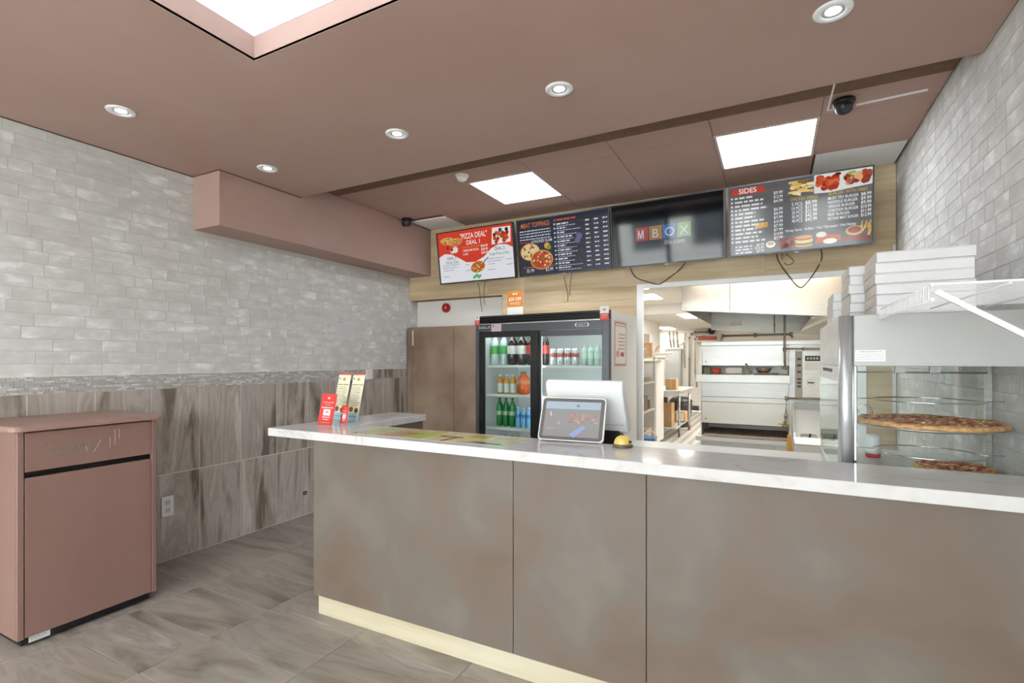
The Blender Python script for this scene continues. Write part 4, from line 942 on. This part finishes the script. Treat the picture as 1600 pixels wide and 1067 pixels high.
obj('loop', MB().tube([(-.028 * math.cos(a_), 0, .038 * math.sin(a_)) for a_ in [math.pi * k / 14 for k in range(15)]], .0028, 6), CHROME, t)
obj('inner_loop', MB().tube([(-.021 * math.cos(a_), .003, .029 * math.sin(a_)) for a_ in [math.pi * k / 14 for k in range(15)]], .0018, 6), CHROME, t)
t = thing('spice_jar', 'white jar with red base seen through the display case glass', 'jar', (.43, 3.05, .9515))
obj('body', MB().lathe([(.03, .018), (.034, .035), (.034, .095), (.028, .11), (.0005, .112)], n=18), WHITE, t)
obj('base', MB().lathe([(.03, 0), (.032, .004), (.032, .018)], n=18), RED, t)

# pizza boxes stacked on the case
def pizza_box(lab, group, x, y, z, w=.30, d=.29, h=.0405, rz=0):
    t = thing('pizza_box', lab, 'pizza box', (x, y, z), rz, group)
    obj('tray', MB().box(0, w, 0, d, 0, h - .004), BOXW, t, .0012)
    obj('lid', MB().box(-.001, w + .001, -.001, d + .001, h - .0035, h), BOXW, t, .0008)
    obj('side_flap', MB().box(-.0022, -.0012, .004, d - .004, .002, h - .004).box(-.0030, -.0023, d * .38, d * .62, .012, h - .010), BOXK, t, label='tan board side with a locking tab')
ORDT = ['topmost', 'second from the top', 'third from the top', 'fourth from the top', 'fifth from the top', 'lowest']
for nm, x, y, n, z0, gl in (('front', .352, 2.43, 6, ctp + .0005, 'front stack'), ('middle', .300, 2.745, 6, ctp + .0005, 'middle stack'), ('rear', .262, 3.055, 4, ctp + .0005, 'rear stack')):
    for k in range(n):
        od = ORDT[n - 1 - k] if not (k == 0) else 'lowest'
        pizza_box('white pizza box, %s of the %s on the display case' % (od, gl), 'pizza boxes in the ' + gl, x + R.uniform(-.004, .004), y + R.uniform(-.003, .003), z0 + k * .0418, rz=R.uniform(-.012, .012), d=.27 if nm == 'rear' else .29)

# wire shelf on the right wall
t = thing('wire_shelf', 'white wire shelf with a diagonal brace on the right brick wall', 'shelf', (XR, 1.63, 1.62))
sxl, syl = .352 - XR, .70
fb = MB().tube([(sxl, 0, 0), (sxl, syl, 0)], .0032, 8).tube([(sxl, 0, -.037), (sxl, syl, -.037)], .0032, 8)
obj('front_lip', fb, WIREW, t)
obj('end_bar', MB().tube([(sxl, 0, .001), (-.001, 0, .001)], .0032, 8), WIREW, t)
for x in (sxl * .68, sxl * .36, -.004): obj('long_bar', MB().tube([(x, 0, -.004), (x, syl, -.004)], .003, 8), WIREW, t)
for k in range(28):
    y = .006 + k * .0254
    obj('cross_wire', MB().tube([(-.002, y, .003), (sxl + .002, y, .003)], .0009, 5), WIREW, t)
    obj('lip_wire', MB().tube([(sxl - .0035, y, .002), (sxl - .0035, y, -.039)], .0014, 5), WIREW, t)
obj('brace', MB().hexa([(sxl + .006, .004, -.020), (sxl + .006, .014, -.020), (-.002, .014, -.336), (-.002, .004, -.336), (sxl + .014, .004, -.010), (sxl + .014, .014, -.010), (-.002, .014, -.320), (-.002, .004, -.320)]), WIREW, t)
obj('end_cap', MB().lathe([(.0045, -.004), (.0045, .004)], (sxl, -.003, 0), 10, 'y').lathe([(.0045, -.004), (.0045, .004)], (sxl, -.003, -.037), 10, 'y'), WHITE, t)

# ---------------------------------------------------------------- kitchen
# ceiling panels
def kpanel(x0, x1, y0, y1, z_, lab):
    t = thing('kitchen_light', lab, 'light', ((x0 + x1) / 2, (y0 + y1) / 2, z_), group='kitchen ceiling panels')
    a, b = (x1 - x0) / 2, (y1 - y0) / 2
    obj('frame', MB().box(-a - .02, a + .02, -b - .02, b + .02, -.006, -.001), WHITE, t)
    obj('diffuser', MB().box(-a, a, -b, b, -.012, -.0065), PANELK, t)
kpanel(-2.25, -1.62, 7.02, 7.42, 2.47, 'bright kitchen ceiling panel at the top left of the opening')
kpanel(-2.35, -1.68, 8.05, 8.75, 2.47, 'bright kitchen ceiling panel just in front of the beam')
kpanel(-1.64, -1.42, 9.9, 10.95, 2.3, 'small bright panel in the lower kitchen ceiling near the hood')
kpanel(-2.80, -2.46, 13.6, 14.7, 2.3, 'small bright panel at the far end of the kitchen')
kpanel(-.8, .55, 5.0, 5.4, 2.47, 'unseen ceiling panel added in front of the hood to light the ovens')  # out of view, added and widened to brighten the oven front
kpanel(1.3, 2.0, 6.5, 9.0, 2.47, 'kitchen ceiling panel right of the hood')
kpanel(-.9, .5, 9.95, 11.2, 2.3, 'kitchen ceiling panel behind the ovens')

# extractor hood: front lip sags a little to the right
hd = thing('extractor_hood', 'large stainless extractor hood over the pizza ovens', 'hood', (0, 5.8, 1.9))
HX0, HX1, HY0, HY1 = -.90, 1.15, 5.75, 8.4
def hz(x): return 1.975 - (x + .86) * .085
def hp(x, y, z): return (x, y - 5.8, z - 1.9)
def slabx(y0, y1, top, m, nm, xa=HX0, xb=HX1, dz=0, lbl=None, tz2=None):
    o = MB().hexa([hp(xa, y0, hz(xa) + dz), hp(xb, y0, hz(xb) + dz), hp(xb, y1, hz(xb) + dz), hp(xa, y1, hz(xa) + dz), hp(xa, y0, top), hp(xb, y0, top), hp(xb, y1, top), hp(xa, y1, top)])
    return obj(nm, o, m, hd, .003, label=lbl)
HOODM = noise_mat('hood_steel', [(0.3, 'b3b0a9'), (0.7, 'c6c4bd')], 2, (0.4, 1, 3), 0.3, 3, metal=0.8)
slabx(HY0, HY0 + .02, 2.46, HOODM, 'front_panel', xb=-.42)
slabx(HY0, HY0 + .02, 2.46, HOODM, 'front_panel', xa=-.418)
lp = MB().hexa([hp(HX0 - .01, HY0 - .02, hz(HX0) - .012), hp(HX1, HY0 - .02, hz(HX1) - .012), hp(HX1, HY0 + .03, hz(HX1) - .012), hp(HX0 - .01, HY0 + .03, hz(HX0) - .012), hp(HX0 - .01, HY0 - .02, hz(HX0) + .012), hp(HX1, HY0 - .02, hz(HX1) + .012), hp(HX1, HY0 + .03, hz(HX1) + .012), hp(HX0 - .01, HY0 + .03, hz(HX0) + .012)])
obj('front_lip', lp, STEEL, hd, .003)
obj('end_panel', MB().hexa([hp(HX0, HY0 + .022, hz(HX0)), hp(HX0 + .02, HY0 + .022, hz(HX0)), hp(HX0 + .02, HY1, hz(HX0)), hp(HX0, HY1, hz(HX0)), hp(HX0, HY0 + .022, 2.46), hp(HX0 + .02, HY0 + .022, 2.46), hp(HX0 + .02, HY1, 2.46), hp(HX0, HY1, 2.46)]), HOODM, hd)
obj('end_panel', MB().hexa([hp(HX1 - .02, HY0 + .022, hz(HX1)), hp(HX1, HY0 + .022, hz(HX1)), hp(HX1, HY1, hz(HX1)), hp(HX1 - .02, HY1, hz(HX1)), hp(HX1 - .02, HY0 + .022, 2.46), hp(HX1, HY0 + .022, 2.46), hp(HX1, HY1, 2.46), hp(HX1 - .02, HY1, 2.46)]), HOODM, hd)
slabx(HY1 - .02, HY1, 2.46, HOODM, 'back_panel', xa=HX0 + .02, xb=HX1 - .02, dz=-.08)
for k in range(6):
    y0 = HY0 + .12 + k * .42
    obj('filter', MB().hexa([hp(.32, y0, 1.84), hp(.32, y0 + .40, 1.84), hp(1.10, y0 + .40, 2.18), hp(1.10, y0, 2.18), hp(.32, y0, 1.865), hp(.32, y0 + .40, 1.865), hp(1.10, y0 + .40, 2.205), hp(1.10, y0, 2.205)]), STEELM, hd, .003)
obj('roof_panel', MB().box(HX0 + .021, HX1 - .021, HY0 + .022 - 5.8, HY1 - 5.825, .54, .558), HOODM, hd)
obj('data_plate', MB().box(-.62, -.44, HY1 - 5.83, HY1 - 5.822, .045, .13), WHITEP, hd)

# deck oven
OY = 6.5
ov = thing('deck_oven', 'stainless double-deck pizza oven under the extractor hood', 'oven', (-.33, OY, 0))
def ob(m, x0, x1, y0, y1, z0, z1): return m.box(x0 + .33, x1 + .33, y0 - OY, y1 - OY, z0, z1)
A0, A1 = -.79, .14
OVM = noise_mat('oven_steel', [(0.3, 'c9cbc8'), (0.7, 'dddedb')], 2.5, (0.4, 1, 3), 0.33, 3, metal=0.6)
STAIN = noise_mat('stained_oven_door', [(0.35, 'd9dad4'), (0.6, 'd4d2c4'), (0.8, 'cdbf94')], 2.0, (1, 1, 1.6), 0.35, 3, metal=0.5)
obj('cabinet', ob(ob(ob(ob(MB(), A0, .62, OY + .03, OY + .9, .12, .47), A0, .62, OY + .03, OY + .9, .70, 1.17), A0, .62, OY + .03, OY + .9, 1.37, 1.645), A0, .62, OY + .75, OY + .9, .47, 1.37), OVM, ov)
obj('side_wall', ob(MB(), A0 - .012, A0 - .001, OY + .03, OY + .9, .12, 1.645), OVM, ov)
obj('side_wall', ob(MB(), A1 + .001, A1 + .058, OY + .0, OY + .74, .12, 1.60), OVM, ov)
obj('top_rail', ob(MB(), A0, .62, OY - .01, OY + .03, 1.602, 1.65), OVM, ov, .002)
def odoor(z0, z1, m):
    d = obj('door', ob(MB(), A0 + .005, A1 - .005, OY - .005, OY + .028, z0, z1), m, ov, .003)
    bl = MB()
    for x in (A0 + .05, A1 - .05): bl.lathe([(.008, -.012), (.008, -.0055)], (x + .33, 0, z0 + .05), 8, 'y')
    obj('bolts', bl, DKGREY, d)
odoor(1.362, 1.60, OVM); odoor(.676, .93, STAIN)
obj('front_panel', ob(MB(), A0 + .005, A1 - .005, OY, OY + .029, .995, 1.168), OVM, ov, .002)
obj('middle_rail', ob(MB(), A0 + .005, A1 - .005, OY - .004, OY + .029, .934, .991), OVM, ov, .002)
obj('upper_ledge', ob(ob(MB(), A0 - .05, A1 + .01, OY - .13, OY + .02, 1.17, 1.262), A0, A1, OY + .031, OY + .74, 1.175, 1.255), OVM, ov, .003)
obj('lower_ledge', ob(ob(MB(), A0 - .05, A1 + .01, OY - .13, OY + .02, .475, .525), A0, A1, OY + .031, OY + .74, .475, .52), OVM, ov, .003)
hs = MB()
for k in range(8): ob(hs, A0 + .02 + k * .113, A0 + .13 + k * .113, OY + .022, OY + .73, .525, .54)
obj('hearth_stones', hs, mat('hearth_stone', 'ad9b90', .8), ov)
obj('lower_panel', ob(ob(MB(), A0 + .005, -.02, OY, OY + .029, .12, .47), .0, A1 - .005, OY, OY + .029, .12, .47), OVM, ov, .002)
for x in (A0 + .06, A1 + .3): obj('leg', MB().lathe([(.025, .0), (.03, .12)], (x + .33, .1, .001), 12), STEEL, ov); obj('leg', MB().lathe([(.025, .0), (.03, .12)], (x + .33, .8, .001), 12), STEEL, ov)
cbox = obj('control_box', ob(MB(), A1 + .06, .62, OY - .12, OY + .03, 1.01, 1.535), OVM, ov, .004)
obj('vent_strip', ob(MB(), A1 + .062, A1 + .125, OY - .127, OY - .1205, 1.02, 1.525), mat('vent_taupe', 'a09a90', .5, .3), cbox)
vs = MB()
for z in (1.13, 1.17, 1.21, 1.29, 1.36, 1.43): ob(vs, A1 + .075, A1 + .112, OY - .130, OY - .1275, z, z + .022)
obj('vent_holes', vs, DKGREY, cbox)
disp = obj('display', ob(MB(), .29, .44, OY - .127, OY - .1205, 1.42, 1.475), BLACK, cbox)
obj('digits', ob(ob(ob(ob(MB(), .305, .325, OY - .129, OY - .1275, 1.435, 1.46), .335, .355, OY - .129, OY - .1275, 1.435, 1.46), .365, .385, OY - .129, OY - .1275, 1.435, 1.46), .395, .415, OY - .129, OY - .1275, 1.435, 1.46), mat('digit_grey', 'b9bdb5', .4), disp)
obj('label_plate', ob(MB(), .285, .46, OY - .124, OY - .1205, 1.32, 1.40), WHITE, cbox)
kn = obj('knob', MB().lathe([(.036, -.02), (.04, 0)], (.345 + .33, -.1205, 1.185), 18, 'y'), WHITE, cbox)
obj('knob_grip', MB().box(.645, .705, -.150, -.141, 1.178, 1.192), DKGREY, kn)
obj('label_plate', ob(MB(), .285, .46, OY - .124, OY - .1205, 1.06, 1.11), mat('plate_grey', 'd4d4d0', .4), cbox)
# things on the upper oven ledge
z_ = 1.263
def onledge(px): return ony(px, 580, OY - .05).x
t = thing('green_tin', 'small green tin at the left end of the oven ledge', 'tin', (onledge(1104), OY - .04, z_))
obj('body', MB().box(-.035, .035, -.03, .03, 0, .085), mat('tin_green', '7d8a5e', .5), t, .003); obj('bands', MB().box(-.0355, -.02, -.0305, .0305, .0, .086).box(.0, .012, -.0305, .0305, 0, .086), mat('tin_dark', '4f5540', .5), t)
t = thing('red_tub', 'red plastic tub on the upper oven ledge', 'tub', (onledge(1119), OY - .04, z_))
obj('tub', MB().lathe([(.04, 0), (.052, .01), (.055, .065), (.051, .065), (.045, .012), (.0005, .008)], n=18), mat('tub_red', 'c24a3a', .4), t); obj('rim', MB().ring((0, 0, .066), .054, .004, 20), mat('tub_red', 'c24a3a', .4), t)
t = thing('paper_roll', 'white paper-wrapped block in the middle of the oven ledge', 'parcel', (onledge(1147), OY - .03, z_))
obj('parcel', MB().box(-.09, .09, -.03, .03, 0, .082), WHITEP, t, .012, 2); obj('flap', MB().box(-.05, .05, -.032, -.0302, .01, .06), WHITE, t)
t = thing('pizza_peel', 'wooden peel handle leaning on the oven ledge', 'peel', (onledge(1175), OY - .09, z_), rot=(0, 0, 0))
obj('handle', MB().hexa([(-.012, -.012, .002), (.012, -.012, .002), (.012, .012, .002), (-.012, .012, .002), (-.077, -.010, .125), (-.055, -.010, .130), (-.055, .010, .130), (-.077, .010, .125)]), mat('peel_wood', '8a7550', .6), t, .003)
obj('ferrule', MB().box(-.016, .016, -.016, .016, 0.0005, .012), STEEL, t)
t = thing('steel_bowl', 'brown-grey mixing bowl on the oven ledge', 'bowl', (onledge(1193), OY - .02, z_))
obj('bowl', MB().lathe([(.03, 0), (.06, .03), (.085, .075), (.082, .075), (.056, .031), (.0005, .006)], n=22), mat('bowl_brown', '84776a', .3, .5), t); obj('rim', MB().ring((0, 0, .075), .084, .003, 24), STEEL, t)
t = thing('pizza_peel', 'flat wooden peel lying along the oven ledge', 'peel', (onledge(1130), OY - .10, z_ + .004))
obj('blade', MB().box(-.02, .28, -.02, .02, .0005, .008), mat('peel_wood', '8a7550', .6), t, .002); obj('handle', MB().tube([(.28, 0, .005), (.58, 0, .012)], .008, 8), mat('peel_wood', '8a7550', .6), t)

# gas pipes
def pipe(name, lab, pts, r, fit=True):
    t = thing(name, lab, 'pipe', pts[0])
    o_ = Vector(pts[0]); P_ = [Vector(p) - o_ for p in pts]
    obj('run', MB().tube(P_, r, 10), PIPE, t)
    for p in P_[1:-1] or [P_[0]]: obj('fitting', MB().lathe([(r * 1.4, -r * 1.8), (r * 1.5, 0), (r * 1.4, r * 1.8)], p, 10), PIPE, t)
    return t
yp = OY - .18
pipe('gas_pipe', 'vertical grey gas pipe dropping from the hood to the upper oven valve', [ony(1226, 488, yp) + Vector((0, 0, .46)), ony(1226, 546, yp), ony(1227, 574, yp)], .012)
pipe('gas_pipe', 'vertical grey gas pipe running down to the lower oven deck', [ony(1282, 623, yp), ony(1229, 622, yp), ony(1228, 650, yp), ony(1228, 668, yp)], .012)
pipe('gas_pipe', 'horizontal grey pipe over the oven top below the hood', [ony(1127, 531, OY + .1), ony(1129, 525, OY + .1), ony(1180, 523.5, OY + .1), ony(1236, 522, OY + .1), ony(1238, 528, OY + .1)], .013)
pipe('gas_pipe', 'horizontal grey pipe above the oven control box', [ony(1228, 545, yp), ony(1255, 545, yp), ony(1283, 545, yp)], .008)
pipe('gas_pipe', 'short thin pipe hanging from the hood left of the main gas pipe', [ony(1210, 494, OY) + Vector((0, 0, .5)), ony(1210, 508, OY), ony(1210, 520, OY)], .008)
for (px, py, lab) in ((1221, 575, 'brass valve on the upper gas pipe'), (1222, 666, 'brass valve on the lower gas pipe')):
    P0 = ony(px + 5, py, yp)
    t = thing('gas_valve', lab, 'valve', P0)
    obj('body', MB().lathe([(.014, -.03), (.02, 0), (.014, .03)], n=12, axis='x'), mat('brass', '9a7f4f', .4, .6), t); obj('lever', MB().box(-.07, .01, -.006, .006, .018, .026), mat('brass', '9a7f4f', .4, .6), t)

# fryer right of the oven
fy = thing('fryer', 'steel fryer with sloped backsplash below the oven control box', 'fryer', (.40, 5.95, 0))
obj('body', MB().box(-.22, .4, -.25, .3, .1, .62), STEELM, fy, .003)
obj('side_cheek', MB().prism([(-.25, .62), (-.24, .72), (.28, .96), (.3, .96), (.3, .62)], 'x', -.24, -.221), STEELM, fy)
obj('backsplash', MB().box(-.22, .4, .27, .3, .62, .97), mat('chute_grey', '969795', .4, .3), fy)
obj('slope', MB().prism([(.02, .62), (.26, .9), (.268, .9), (.268, .62)], 'x', -.22, .4), mat('chute_grey', '969795', .4, .3), fy)
kb = MB()
for z in (.36, .46, .56): kb.lathe([(.022, -.02), (.026, 0)], (-.18, -.2505, z), 12, 'y')
obj('knobs', kb, DKGREY, fy)
for x in (-.1, .1): bkt = obj('basket', MB().box(x - .07, x + .07, -.2, .0, .625, .68), mat('basket_grey', '8f8f8b', .4, .6), fy, .004); obj('handle', MB().tube([(x, -.2, .67), (x, -.33, .72)], .009, 8), BLACK, bkt)
for x in (-.19, .37): obj('leg', MB().cyl((x, -.2, .001), .02, .1), STEEL, fy); obj('leg', MB().cyl((x, .25, .001), .02, .1), STEEL, fy)
t = thing('prep_bin', 'plain white ingredient bin in front of the fryer', 'bin', (.36, 5.2, 0))
obj('body', MB().box(-.205, .25, -.2, .2, .0015, .70), mat('bin_cream', 'cfc6ba', .5), t, .006); obj('lid', MB().box(-.207, .253, -.203, .203, .701, .715), WHITEP, t, .003)
t = thing('food_bag', 'orange and brown paper food bag hanging beside the white bin', 'bag', (.115, 5.12, .42))
obj('bag', MB().hexa([(-.035, -.03, 0), (.03, -.03, 0), (.03, .03, 0), (-.035, .03, 0), (-.018, -.012, .35), (.012, -.012, .35), (.012, .012, .35), (-.018, .012, .35)]), mat('bag_orange', 'c28a35', .6), t, .008, 2)
obj('dark_band', MB().hexa([(-.037, -.032, .03), (.031, -.032, .10), (.031, .032, .10), (-.037, .032, .03), (-.03, -.029, .13), (.027, -.029, .2), (.027, .029, .2), (-.03, .029, .13)]), mat('bag_brown', '4f3d2c', .6), t)
t = thing('bag_stand', 'low steel stand beside the fryer', 'stand', (.11, 5.12, 0))
obj('top', MB().box(-.05, .04, -.05, .05, .405, .4195), STEEL, t); obj('post', MB().box(-.02, .02, -.02, .02, .001, .405), STEEL, t)

# far-left kitchen: shelving, white fridge, table
sh = thing('shelving_rack', 'white shelving rack with supplies just inside the kitchen opening', 'shelf', (-2.0, 8.05, 0))
for x in (-.24, .22):
    for y in (-.5, .42): obj('upright', MB().box(x, x + .025, y, y + .025, .001, 1.62), WHITE, sh)
for z in (.12, .62, 1.06, 1.46): obj('shelf', MB().box(-.24, .245, -.5, .445, z, z + .03), mat('shelf_cream', 'c9c0b0', .5), sh)
obj('back_panel', MB().box(-.26, -.245, -.5, .445, .1, 1.5), mat('rack_panel', 'c2c8d0', .5), sh)
def supply(name, lab, cat, dx, dy, z, w, d, h, m, m2=None):
    t = thing(name, lab, cat, (-2.0 + dx, 8.05 + dy, z + .0305))
    obj('body', MB().box(-w / 2, w / 2, -d / 2, d / 2, 0, h), m, t, .008); obj('lid', MB().box(-w / 2 - .003, w / 2 + .003, -d / 2 - .003, d / 2 + .003, h + .0005, h + .02), m2 or m, t, .003)
supply('supply_box', 'dark brown box on the kitchen rack, second shelf from below', 'box', .14, -.1, .62, .16, .3, .2, mat('supply_brown', '6f5a4a', .6))
supply('supply_jar', 'grey jar on the kitchen rack beside the brown box', 'jar', .16, .2, .62, .1, .12, .12, mat('jar_dark', '4a4642', .4))
supply('supply_tray', 'flat dark tray on the kitchen rack, second shelf from the top', 'tray', .1, .1, 1.06, .2, .5, .03, mat('tray_grey', '8f8a80', .5))
supply('supply_carton', 'brown carton on top of the kitchen rack', 'box', .12, .25, 1.46, .2, .22, .2, CARD)
supply('supply_tub', 'grey stacked tubs on top of the kitchen rack', 'tub', .1, -.2, 1.46, .22, .3, .1, mat('tub_grey', 'a5a39c', .5), WHITE)
supply('paper_stack', 'crumpled tan paper pack on the kitchen rack bottom shelf', 'paper', .1, .1, .12, .24, .4, .17, mat('paper_tan', 'c3b19a', .7))
t = thing('blue_crate', 'blue cleaning caddy with white handle on the kitchen floor', 'crate', (-1.615, 7.25, 0), .1)
obj('tub', MB().prism([(-.12, .001), (.10, .001), (.13, .345), (-.14, .345)], 'y', -.16, .16), mat('crate_blue', '4f7ab5', .45), t, .01)
obj('handle', MB().tube([(-.06, -.12, .28), (-.05, -.12, .38), (.06, -.12, .44), (.11, -.12, .42), (.12, -.12, .28)], .014, 8), WHITE, t)
obj('bottle', MB().lathe([(.04, 0), (.045, .1), (.02, .16), (.02, .2)], (-.08, .05, .26), 12), mat('cleaner_green', '5fae86', .4), t)
ff = thing('kitchen_freezer', 'tall narrow white freezer cabinet beside the kitchen rack', 'freezer', (-1.94, 8.97, 0))
obj('body', MB().box(-.2, .18, -.32, .3, .03, 1.40), WHITE, ff, .01, 2)
obj('door', MB().box(-.2, .18, -.36, -.325, .04, 1.40), WHITE, ff, .008)
obj('top_cap', MB().box(-.21, .19, -.37, .31, 1.402, 1.43), WHITEP, ff, .004)
for x in (-.16, .14): obj('foot', MB().cyl((x, -.25, .001), .025, .03), DKGREY, ff); obj('foot', MB().cyl((x, .24, .001), .025, .03), DKGREY, ff)
for k, (dz, lab) in enumerate(((0, 'flat white tray lying on the kitchen freezer, lower of two'), (.07, 'flat white tray lying on the kitchen freezer, upper of two'))):
    t = thing('white_tray', lab, 'tray', (-1.83 + k * .03, 8.83, 1.4305 + dz), 0, 'trays on the freezer')
    obj('tray', MB().box(-.14, .22, -.17, .17, 0, .035), mat('tray_white', 'f0ede6', .3), t, .006); obj('rim', MB().box(-.15, .23, -.18, .18, .036, .046 if k else .069), mat('tray_white', 'f0ede6', .3), t, .003)
t = thing('cardboard_flap_box', 'open brown carton standing on the kitchen freezer', 'box', (-1.98, 9.15, 1.4305), .0)
obj('box', MB().box(-.09, .09, -.1, .1, 0, .17), CARD, t, .003); obj('flap', MB().hexa([(.09, -.1, .165), (.095, -.1, .165), (.095, .1, .165), (.09, .1, .165), (.16, -.1, .25), (.165, -.1, .25), (.165, .1, .25), (.16, .1, .25)]), CARD, t)

tb = thing('work_table', 'steel kitchen work table on casters with boxes on it', 'table', (-1.62, 10.2, 0))
obj('top', MB().box(-.5, .15, -.90, .75, .855, .885), STEELM, tb, .006)
obj('apron', MB().box(-.46, .11, -.86, .71, .79, .854), STEELM, tb)
obj('undershelf', MB().box(-.46, .06, -.84, .66, .20, .22), STEELM, tb)
for x, y in ((.04, -.42), (.07, .62), (-.44, -.82), (-.44, .66)):
    lg = obj('leg', MB().cyl((x, y, .1), .022, .69, n=12), STEEL, tb)
    obj('caster', MB().lathe([(.035, -.018), (.05, -.012), (.05, .012), (.035, .018)], (x, y, .0515), 14, 'x'), mat('caster_brown', '6f4a3a', .5), lg)
t = thing('carton', 'small brown carton on the steel work table', 'box', (-1.70, 9.75, .8855))
obj('box', MB().box(-.1, .09, -.12, .12, 0, .2), CARD, t, .003); obj('tape', MB().box(-.02, .02, -.1205, .1205, 0.0002, .2008), mat('tape', 'b99d72', .3), t)
t = thing('carton', 'tall open brown carton on the undershelf of the work table', 'box', (-1.83, 9.62, .2205))
obj('box', MB().box(-.14, .17, -.15, .15, 0, .43), CARD, t, .003); obj('inner', MB().box(-.1, .06, -.1, .1, .431, .52), mat('dark_stuff', '5a4a40', .7), t)
t = thing('carton', 'round-cornered brown carton behind the tall one under the table', 'box', (-1.66, 10.45, .2205))
obj('box', MB().box(-.1, .11, -.16, .16, 0, .2), CARD, t, .02, 2); obj('wrap', MB().box(-.05, .08, -.17, -.161, .02, .18), WHITEP, t)
t = thing('garbage_bag', 'bulging black bag in a bin behind the work table', 'bag', (-1.80, 11.35, 0))
obj('bag', MB().lathe([(.16, .002), (.19, .1), (.22, .3), (.24, .45), (.22, .58), (.15, .64), (.0005, .62)], n=20), mat('bag_black', '2c2a29', .4), t); obj('rim_fold', MB().ring((0, 0, .55), .225, .02, 24), mat('bag_black', '2c2a29', .4), t)

# back wall services
t = thing('electrical_panel', 'grey electrical panel box on the kitchen back wall', 'electrical panel', (-2.55, KY1 - .001, 1.2))
obj('box', MB().box(-.22, .2, -.12, 0, -.53, .53), mat('panel_box_grey', 'aeb0ae', .45), t, .006); obj('door', MB().box(-.19, .17, -.135, -.1205, -.5, .45), mat('panel_door_grey', 'b6b9b8', .4), t, .003); obj('top_lip', MB().box(-.24, .22, -.14, .0, .531, .56), mat('panel_door_grey', 'b6b9b8', .4), t)
ky = KY1 - .06
def conduit(lab, pts, r=.02):
    P_ = [ony(px, py, ky) for px, py in pts]; o_ = P_[0]
    t = thing('conduit', lab, 'pipe', o_, group='conduits on the kitchen wall')
    obj('run', MB().tube([p - o_ for p in P_], r, 8), PIPE, t)
    for p in P_[1:-1] or P_[:1]: obj('clip', MB().lathe([(r * 1.35, -.03), (r * 1.35, .03)], p - o_, 8), PIPE, t)
conduit('brown conduit above the electrical panel, left of three', [(1046, 518), (1047, 532), (1049, 543)], .018)
conduit('brown conduit above the electrical panel, middle of three', [(1052, 518), (1052, 531), (1053, 543)], .015)
conduit('brown conduit above the electrical panel, right of three', [(1057, 518), (1058, 532), (1059, 543)], .015)
conduit('long dark conduit bending down beside the electrical panel', [(1106, 518.5), (1086, 519), (1080, 522), (1077, 528), (1077, 560), (1077, 604)], .02)
conduit('slanted thin cable from the panel to the long conduit', [(1060, 541), (1067, 537), (1070, 535)], .010)
conduit('thin pipe on the wall left of the ovens', [(1071, 520), (1070, 529), (1069, 541), (1070, 575)], .012)
conduit('pale pipe bend on the wall next to the oven', [(1102, 525), (1088, 526), (1086, 530), (1086, 580), (1089, 605)], .016)
t = thing('junction_box', 'dark round junction box at the top of the kitchen wall', 'junction box', ony(1112, 517, KY1 - .001))
obj('box', MB().lathe([(.09, -.1), (.1, 0)], n=14, axis='y'), DKGREY, t); obj('cover', MB().lathe([(.08, -.11), (.085, -.1005)], n=14, axis='y'), DKGREY, t)
t = thing('wall_vent', 'dark low vent at the foot of the kitchen back wall', 'vent', (-1.98, KY1 - .001, .06))
obj('frame', MB().box(-.09, .09, -.02, 0, -.05, .09), mat('vent_frame', '5a5650', .5), t); obj('louvre', MB().box(-.07, .07, -.026, -.0205, -.02, .0).box(-.07, .07, -.026, -.0205, .03, .05), DKGREY, t)
t = thing('red_box', 'red box on the wall shelf behind the oven', 'box', ony(1107, 532, KY1 - .3))
obj('box', MB().box(-.25, .2, -.12, .12, 0, .09), mat('box_red', 'b25a50', .5), t, .004); obj('lid', MB().box(-.255, .205, -.125, .125, .0905, .11), mat('box_red', 'b25a50', .5), t)
t2 = thing('wall_shelf', 'narrow cream shelf high on the kitchen wall behind the oven', 'shelf', tuple(ony(1107, 532, KY1 - .3) - Vector((0, 0, .001))))
obj('board', MB().box(-.35, .3, -.2, .295, -.03, 0), KWALL, t2); obj('bracket', MB().box(-.2, -.17, -.1, .295, -.16, -.031), PIPE, t2)
bpy.context.view_layer.update()
